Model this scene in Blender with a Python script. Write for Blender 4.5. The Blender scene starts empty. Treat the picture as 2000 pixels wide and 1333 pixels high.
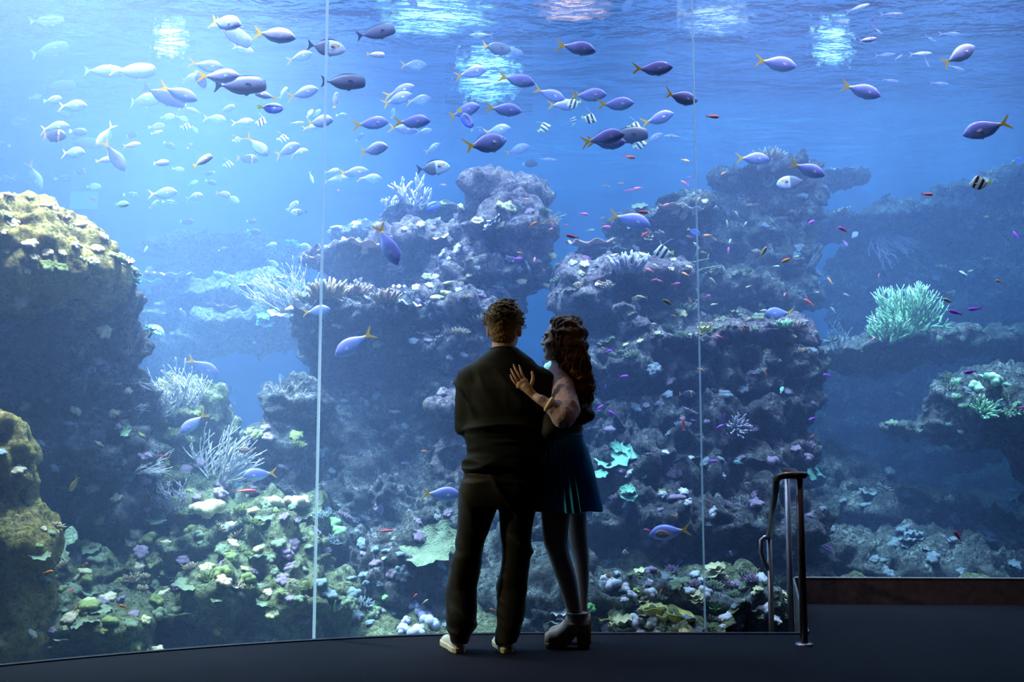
import bpy, bmesh, math, random
import numpy as np
from mathutils import Vector, Matrix, Euler
from mathutils.bvhtree import BVHTree

PI = math.pi
SC = bpy.context.scene
COL = SC.collection

# ---------------------------------------------------------------- camera
FPX = 1944.0                     # focal length in pixels of the 2000 px frame
PITCH = math.radians(6.3)
CAMZ = 1.0
cam_data = bpy.data.cameras.new('camera')
cam_data.sensor_width = 36.0
cam_data.lens = 36.0 * FPX / 2000.0
cam_data.clip_end = 200
cam = bpy.data.objects.new('camera', cam_data)
COL.objects.link(cam)
cam.location = (0, 0, CAMZ)
cam.rotation_euler = (PI / 2 + PITCH, 0, 0)
SC.camera = cam

# ---------------------------------------------------------------- view, world
SC.view_settings.view_transform = 'Standard'
SC.view_settings.look = 'None'
SC.view_settings.gamma = 1.0
SC.view_settings.use_curve_mapping = False
SC.view_settings.exposure = 0.04
SC.cycles.use_denoising = True
SC.cycles.max_bounces = 7
SC.cycles.diffuse_bounces = 2
SC.cycles.glossy_bounces = 3
SC.cycles.transmission_bounces = 3
SC.cycles.transparent_max_bounces = 10
SC.cycles.volume_bounces = 2
SC.cycles.sample_clamp_indirect = 6.0
SC.cycles.sample_clamp_direct = 0.0
SC.cycles.caustics_reflective = False
SC.cycles.caustics_refractive = False
world = bpy.data.worlds.new('world')
SC.world = world
world.use_nodes = True
world.node_tree.nodes['Background'].inputs[0].default_value = (0.02, 0.05, 0.12, 1)
world.node_tree.nodes['Background'].inputs[1].default_value = 0.0


def V3(px, py, D):
    """the point at depth D (metres along +Y) seen at pixel (px, py) of the 2000x1333 photograph"""
    u = (px - 1000.0) / FPX
    v = (666.5 - py) / FPX
    c, s = math.cos(PITCH), math.sin(PITCH)
    dy = c - s * v
    dz = s + c * v
    k = D / dy
    return Vector((u * k, D, CAMZ + dz * k))


def PXM(D):
    """pixels per metre at depth D"""
    return FPX / D


# ---------------------------------------------------------------- lamps
def area(name, loc, target, size, power, color, size_y=None, spread=None):
    d = bpy.data.lights.new(name, 'AREA')
    d.shape = 'RECTANGLE' if size_y else 'SQUARE'
    d.size = size
    if size_y:
        d.size_y = size_y
    d.energy = power
    d.color = color
    if spread:
        d.spread = math.radians(spread)
    o = bpy.data.objects.new(name, d)
    COL.objects.link(o)
    o.location = loc
    o.rotation_euler = (Vector(target) - Vector(loc)).to_track_quat('-Z', 'Y').to_euler()
    return o


def spot(name, loc, target, power, color, angle=40, blend=0.5, radius=0.15):
    d = bpy.data.lights.new(name, 'SPOT')
    d.energy = power
    d.color = color
    d.spot_size = math.radians(angle)
    d.spot_blend = blend
    d.shadow_soft_size = radius
    o = bpy.data.objects.new(name, d)
    COL.objects.link(o)
    o.location = loc
    o.rotation_euler = (Vector(target) - Vector(loc)).to_track_quat('-Z', 'Y').to_euler()
    return o


# skylight above the pool, the strip of lamps over the window and the pool's own spot lamps
area('pool_skylight', (0.5, 11.3, 7.0), (0.5, 11.3, 0), 16, 2300, (0.50, 0.72, 0.88), 9.4)
area('window_strip_lamp', (-1.4, 6.05, 6.0), (-1.2, 8.9, 2.2), 6.5, 520, (0.86, 0.82, 1.0), 0.4)
area('window_strip_lamp', (3.6, 7.15, 6.0), (3.4, 9.7, 2.2), 4.5, 300, (0.86, 0.82, 1.0), 0.4)
spot('pool_lamp', (-4.6, 7.6, 8.5), (-3.0, 7.4, 0), 17000, (1.0, 0.86, 0.74), 50, 0.8, 0.35)
spot('pool_lamp', (-2.8, 9.8, 8.5), (-2.2, 9.6, 0), 13000, (1.0, 0.88, 0.80), 48, 0.8, 0.35)
spot('pool_lamp', (-2.5, 5.7, 7.6), (-2.1, 6.9, 0), 6200, (1.0, 0.90, 0.80), 34, 0.7, 0.3)
spot('pool_lamp', (-4.3, 6.2, 7.4), (-2.75, 6.7, 2.0), 5000, (1.0, 0.88, 0.60), 26, 0.7, 0.2)
spot('pool_lamp', (-0.6, 7.9, 8.5), (-0.4, 8.9, 0), 5400, (1.0, 0.94, 0.95), 34, 0.7, 0.3)
spot('pool_lamp', (1.9, 7.7, 8.5), (2.0, 8.7, 0), 4700, (1.0, 0.95, 1.0), 36, 0.7, 0.3)
spot('pool_lamp', (4.0, 8.2, 8.5), (3.8, 9.3, 1.5), 4500, (0.85, 1.0, 0.95), 26, 0.7, 0.3)
# the visitors' hall: a dim warm downlight beside the camera and a small amber one
spot('hall_lamp', (-2.3, 4.68, 2.4), (-0.2, 5.12, 0.75), 120, (1.0, 0.88, 0.52), 44, 0.6, 0.06)
spot('hall_amber_lamp', (2.2, 2.4, 3.2), (0.20, 5.05, 1.42), 20, (1.0, 0.58, 0.22), 11, 0.6, 0.08)

# ---------------------------------------------------------------- object helpers
def link(o):
    COL.objects.link(o)
    return o


def tag(o, label=None, cat=None, group=None, kind=None):
    if label: o['label'] = label
    if cat: o['category'] = cat
    if group: o['group'] = group
    if kind: o['kind'] = kind
    return o


def thing(name, loc=(0, 0, 0), rot=(0, 0, 0), label=None, cat=None, group=None):
    o = bpy.data.objects.new(name, None)
    o.empty_display_size = 0.1
    o.location = loc
    o.rotation_euler = rot
    link(o)
    return tag(o, label, cat, group)


def mesh_obj(name, verts, faces, mat=None, parent=None, smooth=True):
    me = bpy.data.meshes.new(name)
    if isinstance(verts, np.ndarray) and isinstance(faces, np.ndarray) and len(faces):
        nv, nf, k = len(verts), len(faces), faces.shape[1]
        me.vertices.add(nv)
        me.vertices.foreach_set('co', np.ascontiguousarray(verts, np.float32).ravel())
        me.loops.add(nf * k)
        me.loops.foreach_set('vertex_index', np.ascontiguousarray(faces, np.int32).ravel())
        me.polygons.add(nf)
        me.polygons.foreach_set('loop_start', np.arange(0, nf * k, k, dtype=np.int32))
        me.polygons.foreach_set('loop_total', np.full(nf, k, np.int32))
        me.update(calc_edges=True)
        me.validate()
    else:
        me.from_pydata([tuple(v) for v in verts], [], [tuple(f) for f in faces])
        me.update()
    if smooth:
        me.polygons.foreach_set('use_smooth', np.ones(len(me.polygons), bool))
    o = bpy.data.objects.new(name, me)
    if mat:
        for m in (mat if isinstance(mat, (list, tuple)) else [mat]):
            me.materials.append(m)
    if parent is not None:
        o.parent = parent
    return link(o)


class MB:
    """collects simple solids into one mesh"""
    def __init__(self):
        self.v, self.f = [], []

    def add(self, vs, fs):
        n = len(self.v)
        self.v += [tuple(p) for p in vs]
        self.f += [tuple(i + n for i in q) for q in fs]
        return self

    def box(self, x0, x1, y0, y1, z0, z1):
        p = [(x, y, z) for x in (x0, x1) for y in (y0, y1) for z in (z0, z1)]
        return self.add(p, [(0, 1, 3, 2), (4, 6, 7, 5), (0, 4, 5, 1), (2, 3, 7, 6), (0, 2, 6, 4), (1, 5, 7, 3)])

    def tube(self, pts, rad, n=12, caps=True, flat=1.0):
        pts = [Vector(p) for p in pts]
        if not hasattr(rad, '__len__'):
            rad = [rad] * len(pts)
        vs, fs = [], []
        up = None
        for i, p in enumerate(pts):
            t = (pts[min(i + 1, len(pts) - 1)] - pts[max(i - 1, 0)]).normalized()
            if up is None:
                up = Vector((0, 0, 1)) if abs(t.z) < 0.9 else Vector((1, 0, 0))
            a = t.cross(up)
            if a.length < 1e-5:
                a = t.orthogonal()
            a.normalize()
            b = a.cross(t).normalized()
            up = b
            for k in range(n):
                w = 2 * PI * k / n
                vs.append(p + a * (math.cos(w) * rad[i]) + b * (math.sin(w) * rad[i] * flat))
        for i in range(len(pts) - 1):
            for k in range(n):
                k2 = (k + 1) % n
                fs.append((i * n + k, i * n + k2, (i + 1) * n + k2, (i + 1) * n + k))
        if caps:
            fs.append(tuple(range(n - 1, -1, -1)))
            fs.append(tuple((len(pts) - 1) * n + k for k in range(n)))
        return self.add(vs, fs)

    def lathe(self, prof, n=24, origin=(0, 0, 0)):
        vs, fs = [], []
        for r, z in prof:
            for k in range(n):
                w = 2 * PI * k / n
                vs.append((origin[0] + r * math.cos(w), origin[1] + r * math.sin(w), origin[2] + z))
        for i in range(len(prof) - 1):
            for k in range(n):
                k2 = (k + 1) % n
                fs.append((i * n + k, i * n + k2, (i + 1) * n + k2, (i + 1) * n + k))
        return self.add(vs, fs)

    def build(self, name, mat=None, parent=None, smooth=False):
        o = mesh_obj(name, self.v, self.f, mat, parent, smooth)
        bm = bmesh.new()
        bm.from_mesh(o.data)
        bmesh.ops.recalc_face_normals(bm, faces=bm.faces)
        bm.to_mesh(o.data)
        bm.free()
        return o


# ---------------------------------------------------------------- numpy noise and distance fields
def _h(ix, iy, iz, seed):
    n = (ix * 374761393 + iy * 668265263 + iz * 2147483647 + seed * 1274126177) & 0xffffffff
    n = ((n ^ (n >> 13)) * 1274126177) & 0xffffffff
    n = ((n ^ (n >> 16)) * 2246822519) & 0xffffffff
    return ((n ^ (n >> 15)) & 0xffffff) / float(0xffffff)


def vnoise(p, scale, seed=0):
    """value noise in -1..1, p (...,3)"""
    q = np.asarray(p, float) * scale + 1000.0
    i = np.floor(q).astype(np.int64)
    f = q - i
    f = f * f * (3 - 2 * f)
    r = 0
    for dx in (0, 1):
        wx = f[..., 0] if dx else 1 - f[..., 0]
        for dy in (0, 1):
            wy = f[..., 1] if dy else 1 - f[..., 1]
            for dz in (0, 1):
                wz = f[..., 2] if dz else 1 - f[..., 2]
                r = r + wx * wy * wz * _h(i[..., 0] + dx, i[..., 1] + dy, i[..., 2] + dz, seed)
    return r * 2 - 1


def fbm(p, scale, octs=4, seed=0, gain=0.5):
    r, a, s = 0, 1.0, scale
    for k in range(octs):
        r = r + a * vnoise(p, s, seed + k * 17)
        a *= gain
        s *= 2.03
    return r


def cell(p, scale, seed=0):
    """distance to the nearest scattered point, 0..~1"""
    q = np.asarray(p, float) * scale + 1000.0
    i = np.floor(q).astype(np.int64)
    best = np.full(q.shape[:-1], 9.0)
    for dx in (-1, 0, 1):
        for dy in (-1, 0, 1):
            for dz in (-1, 0, 1):
                c = i + np.array([dx, dy, dz])
                j = np.stack([_h(c[..., 0], c[..., 1], c[..., 2], seed + k) for k in (1, 2, 3)], -1)
                d = ((c + j - q) ** 2).sum(-1)
                best = np.minimum(best, d)
    return np.sqrt(best)


def smin(a, b, k):
    h = np.clip(0.5 + 0.5 * (b - a) / k, 0, 1)
    return b * (1 - h) + a * h - k * h * (1 - h)


def sd_ell(p, c, r, rot=None):
    q = p - np.array(c)
    if rot is not None:
        m = np.array(Euler(rot).to_matrix().transposed())
        q = q @ m.T
    r = np.array(r, float)
    k0 = np.sqrt(((q / r) ** 2).sum(-1))
    k1 = np.sqrt(((q / (r * r)) ** 2).sum(-1)) + 1e-9
    return k0 * (k0 - 1) / k1


def sd_cone(p, a, b, ra, rb):
    """capsule whose radius runs from ra to rb"""
    a, b = np.array(a, float), np.array(b, float)
    ab = b - a
    t = np.clip(((p - a) @ ab) / (ab @ ab), 0, 1)
    d = np.sqrt(((p - a - t[..., None] * ab) ** 2).sum(-1))
    return d - (ra + (rb - ra) * t)


def surface_nets(fn, lo, hi, h):
    """mesh of fn(p)=0 inside the box lo..hi with grid step h"""
    lo, hi = np.array(lo, float), np.array(hi, float)
    n = np.maximum(np.ceil((hi - lo) / h).astype(int) + 1, 3)
    ax = [lo[k] + h * np.arange(n[k]) for k in range(3)]
    F = np.empty(tuple(n), np.float32)
    step = max(1, int(400000 / (n[1] * n[2])))
    for i in range(0, n[0], step):
        g = np.stack(np.meshgrid(ax[0][i:i + step], ax[1], ax[2], indexing='ij'), -1)
        F[i:i + step] = fn(g)
    S = F < 0
    cn = [n[k] - 1 for k in range(3)]
    cnt = np.zeros(cn, np.int8)
    acc = np.zeros(tuple(cn) + (3,), np.float32)
    num = np.zeros(cn, np.float32)
    for dx in (0, 1):
        for dy in (0, 1):
            for dz in (0, 1):
                cnt += S[dx:dx + cn[0], dy:dy + cn[1], dz:dz + cn[2]]
    act = (cnt > 0) & (cnt < 8)
    idx = np.argwhere(act)
    if not len(idx):
        return np.zeros((0, 3)), np.zeros((0, 4), int)
    corners = [(x, y, z) for x in (0, 1) for y in (0, 1) for z in (0, 1)]
    val = [F[idx[:, 0] + c[0], idx[:, 1] + c[1], idx[:, 2] + c[2]] for c in corners]
    acc = np.zeros((len(idx), 3))
    num = np.zeros(len(idx))
    for a in range(8):
        for b in range(a + 1, 8):
            ca, cb = corners[a], corners[b]
            if sum(abs(ca[k] - cb[k]) for k in range(3)) != 1:
                continue
            m = (val[a] < 0) != (val[b] < 0)
            t = np.where(m, val[a] / (val[a] - val[b] + 1e-12), 0)
            for k in range(3):
                acc[:, k] += np.where(m, ca[k] + t * (cb[k] - ca[k]), 0)
            num += m
    verts = lo + h * (idx + acc / np.maximum(num, 1)[:, None])
    vid = np.full(cn, -1, np.int64)
    vid[idx[:, 0], idx[:, 1], idx[:, 2]] = np.arange(len(idx))
    faces = []
    for k in range(3):
        a, b = (k + 1) % 3, (k + 2) % 3
        s0 = [slice(1, cn[j]) for j in range(3)]
        s1 = list(s0)
        s0[k] = slice(0, cn[k])
        s1[k] = slice(1, cn[k] + 1)
        A, B = S[tuple(s0)], S[tuple(s1)]
        m = A != B
        e = np.argwhere(m)
        if not len(e):
            continue
        off = np.ones(3, int)
        off[k] = 0
        c = e + off
        def g(da, db):
            q = c.copy()
            q[:, a] -= da
            q[:, b] -= db
            return vid[q[:, 0], q[:, 1], q[:, 2]]
        quad = np.stack([g(0, 0), g(1, 0), g(1, 1), g(0, 1)], 1)
        flip = ~A[e[:, 0], e[:, 1], e[:, 2]]
        quad[flip] = quad[flip][:, ::-1]
        faces.append(quad)
    faces = np.concatenate(faces)
    faces = faces[(faces >= 0).all(1)]
    return verts, faces


def vnormals(v, f):
    a, b, c, d = v[f[:, 0]], v[f[:, 1]], v[f[:, 2]], v[f[:, 3]]
    n = np.cross(c - a, d - b)
    r = np.zeros_like(v)
    for k in range(4):
        np.add.at(r, f[:, k], n)
    return r / (np.linalg.norm(r, axis=1, keepdims=True) + 1e-12)


# ---------------------------------------------------------------- material helpers
class NT:
    def __init__(self, name):
        self.m = bpy.data.materials.new(name)
        self.m.use_nodes = True
        self.t = self.m.node_tree
        self.t.nodes.clear()
        self.out = self.n('ShaderNodeOutputMaterial')

    def n(self, kind, **kw):
        x = self.t.nodes.new(kind)
        for k, v in kw.items():
            setattr(x, k, v)
        return x

    def l(self, a, b):
        self.t.links.new(a, b)
        return b

    def noise(self, scale, detail=4, rough=0.5, vec=None, dist=0.0):
        x = self.n('ShaderNodeTexNoise')
        x.inputs['Scale'].default_value = scale
        x.inputs['Detail'].default_value = detail
        x.inputs['Roughness'].default_value = rough
        x.inputs['Distortion'].default_value = dist
        if vec is not None:
            self.l(vec, x.inputs['Vector'])
        return x.outputs['Fac']

    def voro(self, scale, vec=None, feature='F1', out='Distance'):
        x = self.n('ShaderNodeTexVoronoi', feature=feature)
        x.inputs['Scale'].default_value = scale
        if vec is not None:
            self.l(vec, x.inputs['Vector'])
        return x.outputs[out]

    def ramp(self, fac, stops, interp='LINEAR'):
        x = self.n('ShaderNodeValToRGB')
        x.color_ramp.interpolation = interp
        e = x.color_ramp.elements
        while len(e) < len(stops):
            e.new(0.5)
        for q, (p, c) in zip(e, stops):
            q.position = p
            q.color = (c, c, c, 1) if not hasattr(c, '__len__') else tuple(c[:3]) + (1,)
        self.l(fac, x.inputs[0])
        return x.outputs[0]

    def mix(self, fac, a, b, blend='MIX'):
        x = self.n('ShaderNodeMix', data_type='RGBA', blend_type=blend)
        for s, v in ((x.inputs[0], fac), (x.inputs[6], a), (x.inputs[7], b)):
            if hasattr(v, 'links') or isinstance(v, bpy.types.NodeSocket):
                self.l(v, s)
            elif hasattr(v, '__len__'):
                s.default_value = tuple(v[:3]) + (1,)
            else:
                s.default_value = v
        return x.outputs[2]

    def math(self, op, a, b=0.0, c=None):
        x = self.n('ShaderNodeMath', operation=op)
        for s, v in zip(x.inputs, (a, b, c)):
            if v is None:
                continue
            if isinstance(v, bpy.types.NodeSocket):
                self.l(v, s)
            else:
                s.default_value = v
        return x.outputs[0]

    def bump(self, h, strength=0.5, dist=0.02, normal=None):
        x = self.n('ShaderNodeBump')
        x.inputs['Strength'].default_value = strength
        x.inputs['Distance'].default_value = dist
        self.l(h, x.inputs['Height'])
        if normal is not None:
            self.l(normal, x.inputs['Normal'])
        return x.outputs[0]

    def coord(self, kind='Object'):
        return self.n('ShaderNodeTexCoord').outputs[kind]

    def pos(self):
        return self.n('ShaderNodeNewGeometry').outputs['Position']

    def bsdf(self, color=None, rough=0.6, metallic=0.0, spec=0.3, normal=None, **kw):
        x = self.n('ShaderNodeBsdfPrincipled')
        if isinstance(color, bpy.types.NodeSocket):
            self.l(color, x.inputs['Base Color'])
        elif color is not None:
            x.inputs['Base Color'].default_value = tuple(color[:3]) + (1,)
        if isinstance(rough, bpy.types.NodeSocket):
            self.l(rough, x.inputs['Roughness'])
        else:
            x.inputs['Roughness'].default_value = rough
        x.inputs['Metallic'].default_value = metallic
        x.inputs['Specular IOR Level'].default_value = spec
        if normal is not None:
            self.l(normal, x.inputs['Normal'])
        for k, v in kw.items():
            x.inputs[k].default_value = v
        self.l(x.outputs[0], self.out.inputs[0])
        return x


def simple_mat(name, color, rough=0.6, metallic=0.0, spec=0.3, var=0.12, scale=20, bump=0.0, bscale=60, **kw):
    t = NT(name)
    co = t.coord()
    n = t.noise(scale, 4, 0.6, co)
    dark = tuple(c * (1 - var * 2) for c in color)
    lite = tuple(min(1, c * (1 + var * 2)) for c in color)
    c = t.ramp(n, [(0.3, dark), (0.7, lite)])
    nm = t.bump(t.noise(bscale, 4, 0.6, co), bump, 0.004) if bump else None
    t.bsdf(c, rough, metallic, spec, nm, **kw)
    return t.m
# ================================================================= the hall
def floor_edge(x):
    """depth of the hall floor's curved edge along the window"""
    if x > 0.15:
        return 5.62
    return 5.62 - 0.14 * (0.15 - x) ** 2 + 0.005 * (0.15 - x) ** 3


RX = 1.625          # where the floor edge steps back at the stair head
RX2 = 1.855
YB = 6.72          # the far edge of the floor by the kerb

def mat_floor():
    t = NT('hall_carpet')
    p = t.pos()
    n1 = t.noise(1.3, 4, 0.55, p)
    n2 = t.noise(260, 2, 0.6, p)
    sp = t.voro(9, p)
    base = t.ramp(n1, [(0.3, (0.008, 0.008, 0.015)), (0.7, (0.013, 0.013, 0.022))])
    c = t.mix(t.ramp(n2, [(0.35, 0.0), (0.75, 0.6)]), base, (0.025, 0.025, 0.030))
    c = t.mix(t.ramp(sp, [(0.012, 1.0), (0.022, 0.0)]), c, (0.35, 0.33, 0.30))
    t.bsdf(c, 0.8, 0, 0.04, t.bump(n2, 0.35, 0.003))
    return t.m

M_FLOOR = mat_floor()
M_WALL = simple_mat('hall_dark_paint', (0.02, 0.02, 0.025), 0.8)
M_EDGE = simple_mat('dark_edge_strip', (0.05, 0.045, 0.07), 0.45, 0.5)
M_KERB = simple_mat('painted_kerb_steel', (0.16, 0.11, 0.11), 0.5, 0.2, bump=0.05)
M_KERBTOP = simple_mat('kerb_top_tank_light', (0.75, 0.75, 0.80), 0.5, 0.1)  # tank light along the kerb top, put into a pale colour

xs = [-4.2 + 0.1 * i for i in range(59)]
xs = [x for x in xs if x < RX] + [RX]
top = [(x, floor_edge(x)) for x in xs] + [(RX2, YB), (5.2, YB - 0.10)]
poly = top + [(5.2, -2.2), (-4.2, -2.2)]
vs = [(x, y, 0.0) for x, y in poly] + [(x, y, -0.12) for x, y in poly]
n = len(poly)
fs = [tuple(range(n - 1, -1, -1)), tuple(range(n, 2 * n))] + [(i, (i + 1) % n, n + (i + 1) % n, n + i) for i in range(n)]
fl = mesh_obj('floor', vs, fs, M_FLOOR, smooth=False)
bm = bmesh.new(); bm.from_mesh(fl.data); bmesh.ops.recalc_face_normals(bm, faces=bm.faces); bm.to_mesh(fl.data); bm.free()
tag(fl, kind='structure')

# thin strip along the floor edge
vs, fs = [], []
pts = [Vector((x, floor_edge(x), 0)) for x in xs]
for i, p in enumerate(pts):
    t_ = (pts[min(i + 1, len(pts) - 1)] - pts[max(i - 1, 0)]).normalized()
    nrm = Vector((t_.y, -t_.x, 0))
    for a, z in ((0.028, 0.001), (0.028, 0.007), (-0.006, 0.007), (-0.006, -0.10)):
        q = p + nrm * a
        vs.append((q.x, q.y, z))
for i in range(len(pts) - 1):
    for k in range(3):
        fs.append((i * 4 + k, i * 4 + k + 1, i * 4 + 5 + k, i * 4 + 4 + k))
tag(mesh_obj('trim_1', vs, fs, M_EDGE, smooth=False), kind='structure')

# walls, ceiling behind and beside the camera; the slab over the window
tag(MB().box(-4.35, -4.2, -2.35, 4.6, -0.12, 4.3).build('wall_left', M_WALL), kind='structure')
tag(MB().box(5.2, 5.35, -2.35, 6.9, -0.12, 4.3).build('wall_right', M_WALL), kind='structure')
tag(MB().box(-4.35, 5.35, -2.35, -2.2, -0.12, 4.3).build('wall_back', M_WALL), kind='structure')
tag(MB().box(-4.35, 5.35, -2.35, 5.60, 4.3, 4.45).build('ceiling', M_WALL), kind='structure')

# the lower landing beyond the floor edge where the stair goes down
tag(MB().box(0.62, 1.60, 5.64, 6.12, -0.62, -0.50).box(1.45, 1.82, 6.12, 6.72, -0.62, -0.50).build('floor_lower_landing', M_FLOOR), kind='structure')

# kerb on the far edge of the hall floor and its return beside the stair
kerb = thing('steel_kerb', (RX2, YB, 0), label='low dark steel kerb along the far floor edge behind the handrail', cat='kerb')
H = 0.165
a = Vector((RX2 + 0.014, YB - 0.01, 0)); b = Vector((5.15, YB - 0.11, 0))
m = MB()
m.add([(a.x, a.y - .012, -0.0), (b.x, b.y - .012, 0.0), (b.x, b.y - .012, H), (a.x, a.y - .012, H),
       (a.x, a.y, 0.0), (b.x, b.y, 0.0), (b.x, b.y, H), (a.x, a.y, H)],
      [(0, 1, 2, 3), (5, 4, 7, 6), (0, 4, 5, 1), (1, 5, 6, 2), (4, 0, 3, 7), (3, 2, 6, 7)])
o = m.build('upstand', M_KERB); o.parent = kerb; o.matrix_parent_inverse = Matrix.Translation(-kerb.location)
m = MB(); m.add([(a.x, a.y - .014, H), (b.x, b.y - .014, H), (b.x, b.y + .002, H), (a.x, a.y + .002, H),
                 (a.x, a.y - .014, H + .006), (b.x, b.y - .014, H + .006), (b.x, b.y + .002, H + .006), (a.x, a.y + .002, H + .006)],
                [(3, 2, 1, 0), (4, 5, 6, 7), (0, 1, 5, 4), (1, 2, 6, 5), (2, 3, 7, 6), (3, 0, 4, 7)])
o = m.build('top_edge', M_KERBTOP); o.parent = kerb; o.matrix_parent_inverse = Matrix.Translation(-kerb.location)
o['label'] = 'top edge painted pale like tank light'
m = MB().add([(RX + .0, 5.63, -.45), (RX2 + .0, YB, -.45), (RX2 + .0, YB, H), (RX + .0, 5.63, 0.01),
              (RX + .014, 5.63, -.45), (RX2 + .014, YB, -.45), (RX2 + .014, YB, H), (RX + .014, 5.63, 0.01)],
             [(0, 1, 2, 3), (5, 4, 7, 6), (0, 4, 5, 1), (1, 5, 6, 2), (2, 6, 7, 3), (4, 0, 3, 7)])
o = m.build('side_plate', simple_mat('galvanised_plate', (0.22, 0.23, 0.25), 0.4, 0.7)); o.parent = kerb; o.matrix_parent_inverse = Matrix.Translation(-kerb.location)
o['label'] = 'grey steel side plate facing the stair'

# ---------------------------------------------------------------- the big window
def mat_glass():
    t = NT('acrylic_pane')
    tr = t.n('ShaderNodeBsdfTransparent'); tr.inputs[0].default_value = (0.97, 0.985, 1.0, 1)
    gl = t.n('ShaderNodeBsdfGlossy'); gl.inputs['Roughness'].default_value = 0.02
    gl.inputs['Color'].default_value = (0.9, 0.95, 1, 1)
    lw = t.n('ShaderNodeLayerWeight'); lw.inputs[0].default_value = 0.5
    fr = t.math('MULTIPLY_ADD', t.math('POWER', lw.outputs['Facing'], 5.0), 0.5, 0.012)
    mx = t.n('ShaderNodeMixShader')
    t.l(fr, mx.inputs[0]); t.l(tr.outputs[0], mx.inputs[1]); t.l(gl.outputs[0], mx.inputs[2])
    t.l(mx.outputs[0], t.out.inputs[0])
    return t.m

M_GLASS = mat_glass()
def mat_seam():
    t = NT('bonded_seam')
    tr = t.n('ShaderNodeBsdfTransparent'); tr.inputs[0].default_value = (0.9, 0.95, 1, 1)
    tl = t.n('ShaderNodeBsdfTranslucent'); tl.inputs[0].default_value = (0.85, 0.92, 1, 1)
    mx = t.n('ShaderNodeMixShader'); mx.inputs[0].default_value = 0.55
    t.l(tr.outputs[0], mx.inputs[1]); t.l(tl.outputs[0], mx.inputs[2]); t.l(mx.outputs[0], t.out.inputs[0])
    return t.m

M_SEAM = mat_seam()

def glass_y(x):
    """plan of the window: hugs the floor edge, then swings back round the stair head to the kerb"""
    if x < -0.3:
        return floor_edge(x) + 0.07
    y = floor_edge(-0.3) + 0.07 - 0.126 * 0 + 0.12 * (x + 0.3) + 0.26 * (x + 0.3) ** 2
    if x < 1.35:
        return y
    y0 = floor_edge(-0.3) + 0.07 + 0.12 * 1.65 + 0.26 * 1.65 ** 2
    return y0 + (6.82 - y0) * (1 - math.exp(-(x - 1.35) * 0.98 / max(1e-6, 6.82 - y0)))


def glass_line():
    return [(x, glass_y(x)) for x in [-4.2 + 0.1 * i for i in range(95)] if x < 5.25] + [(5.3, glass_y(5.3))]

GL = glass_line()
def seam_x(px, py, D=5.70):
    return V3(px, py, D).x
def seam_at(px, py):
    """where the sight line of a pixel meets the window's plan line"""
    for i in range(len(GL) - 1):
        (xa, ya), (xb, yb) = GL[i], GL[i + 1]
        fa, fb = V3(px, py, ya).x - xa, V3(px, py, yb).x - xb
        if fa * fb <= 0:
            t = fa / (fa - fb)
            return xa + t * (xb - xa)
sx1 = seam_at(612, 1240)
sx2 = seam_at(1378, 1225)
GT = 4.4
def pane(name, pl, z0=-0.5, z1=GT, th=0.03):
    vs, fs = [], []
    for x, y in pl:
        vs += [(x, y, z0), (x, y, z1), (x, y + th, z1), (x, y + th, z0)]
    for i in range(len(pl) - 1):
        for k in range(4):
            fs.append((i * 4 + k, i * 4 + (k + 1) % 4, i * 4 + 4 + (k + 1) % 4, i * 4 + 4 + k))
    o = MB().add(vs, fs).build(name, M_GLASS)
    return tag(o, kind='structure')

cuts = [-9.0, sx1, sx2, 99.0]
for i in range(3):
    lo_, hi_ = cuts[i] + 0.006, cuts[i + 1] - 0.006
    pl = [(x, y) for x, y in GL if lo_ + 0.01 < x < hi_ - 0.01]
    if i > 0: pl = [(lo_, glass_y(lo_))] + pl
    if i < 2: pl = pl + [(hi_, glass_y(hi_))]
    pane('window_%d' % (i + 1), pl)
for i, (x, w) in enumerate(((sx1, 0.0050), (sx2, 0.0030))):
    o = MB().box(x - w, x + w, glass_y(x) - 0.002, glass_y(x) + 0.032, -0.5, GT).build('trim_%d' % (i + 2), M_SEAM)
    tag(o, kind='structure')

# the wall over the window
vs, fs = [], []
for x, y in GL:
    vs += [(x, y - 0.10, 4.34), (x, y - 0.10, 8.6), (x, y + 0.04, 8.6), (x, y + 0.04, 4.34)]
for i in range(len(GL) - 1):
    for k in range(4):
        fs.append((i * 4 + k, i * 4 + (k + 1) % 4, i * 4 + 4 + (k + 1) % 4, i * 4 + 4 + k))
tag(MB().add(vs, fs).build('wall_over_window', M_WALL), kind='structure')

# ---------------------------------------------------------------- the water
WZ = 5.35          # water level
def mat_water():
    t = NT('sea_water')
    sc = t.n('ShaderNodeVolumeScatter')
    sc.inputs['Color'].default_value = WATER_SC
    sc.inputs['Density'].default_value = WATER_DS
    sc.inputs['Anisotropy'].default_value = 0.15
    ab = t.n('ShaderNodeVolumeAbsorption')
    ab.inputs['Color'].default_value = WATER_AB
    ab.inputs['Density'].default_value = WATER_DA
    ad = t.n('ShaderNodeAddShader')
    t.l(sc.outputs[0], ad.inputs[0]); t.l(ab.outputs[0], ad.inputs[1])
    t.l(ad.outputs[0], t.out.inputs['Volume'])
    return t.m

WATER_SC = (0.33, 0.45, 0.90, 1); WATER_DS = 0.072
WATER_AB = (0.12, 0.65, 0.88, 1); WATER_DA = 0.18
plan = [(x, y + 0.045) for x, y in GL] + [(9.5, 6.86), (9.5, 16.5), (-9.5, 16.5), (-9.5, 3.6), (-4.5, 3.6)]
n = len(plan)
vs = [(x, y, -1.6) for x, y in plan] + [(x, y, WZ) for x, y in plan]
fs = [tuple(range(n - 1, -1, -1)), tuple(range(n, 2 * n))] + [(i, (i + 1) % n, n + (i + 1) % n, n + i) for i in range(n)]
o = MB().add(vs, fs).build('tank_water', mat_water())
tag(o, kind='structure')

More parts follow.
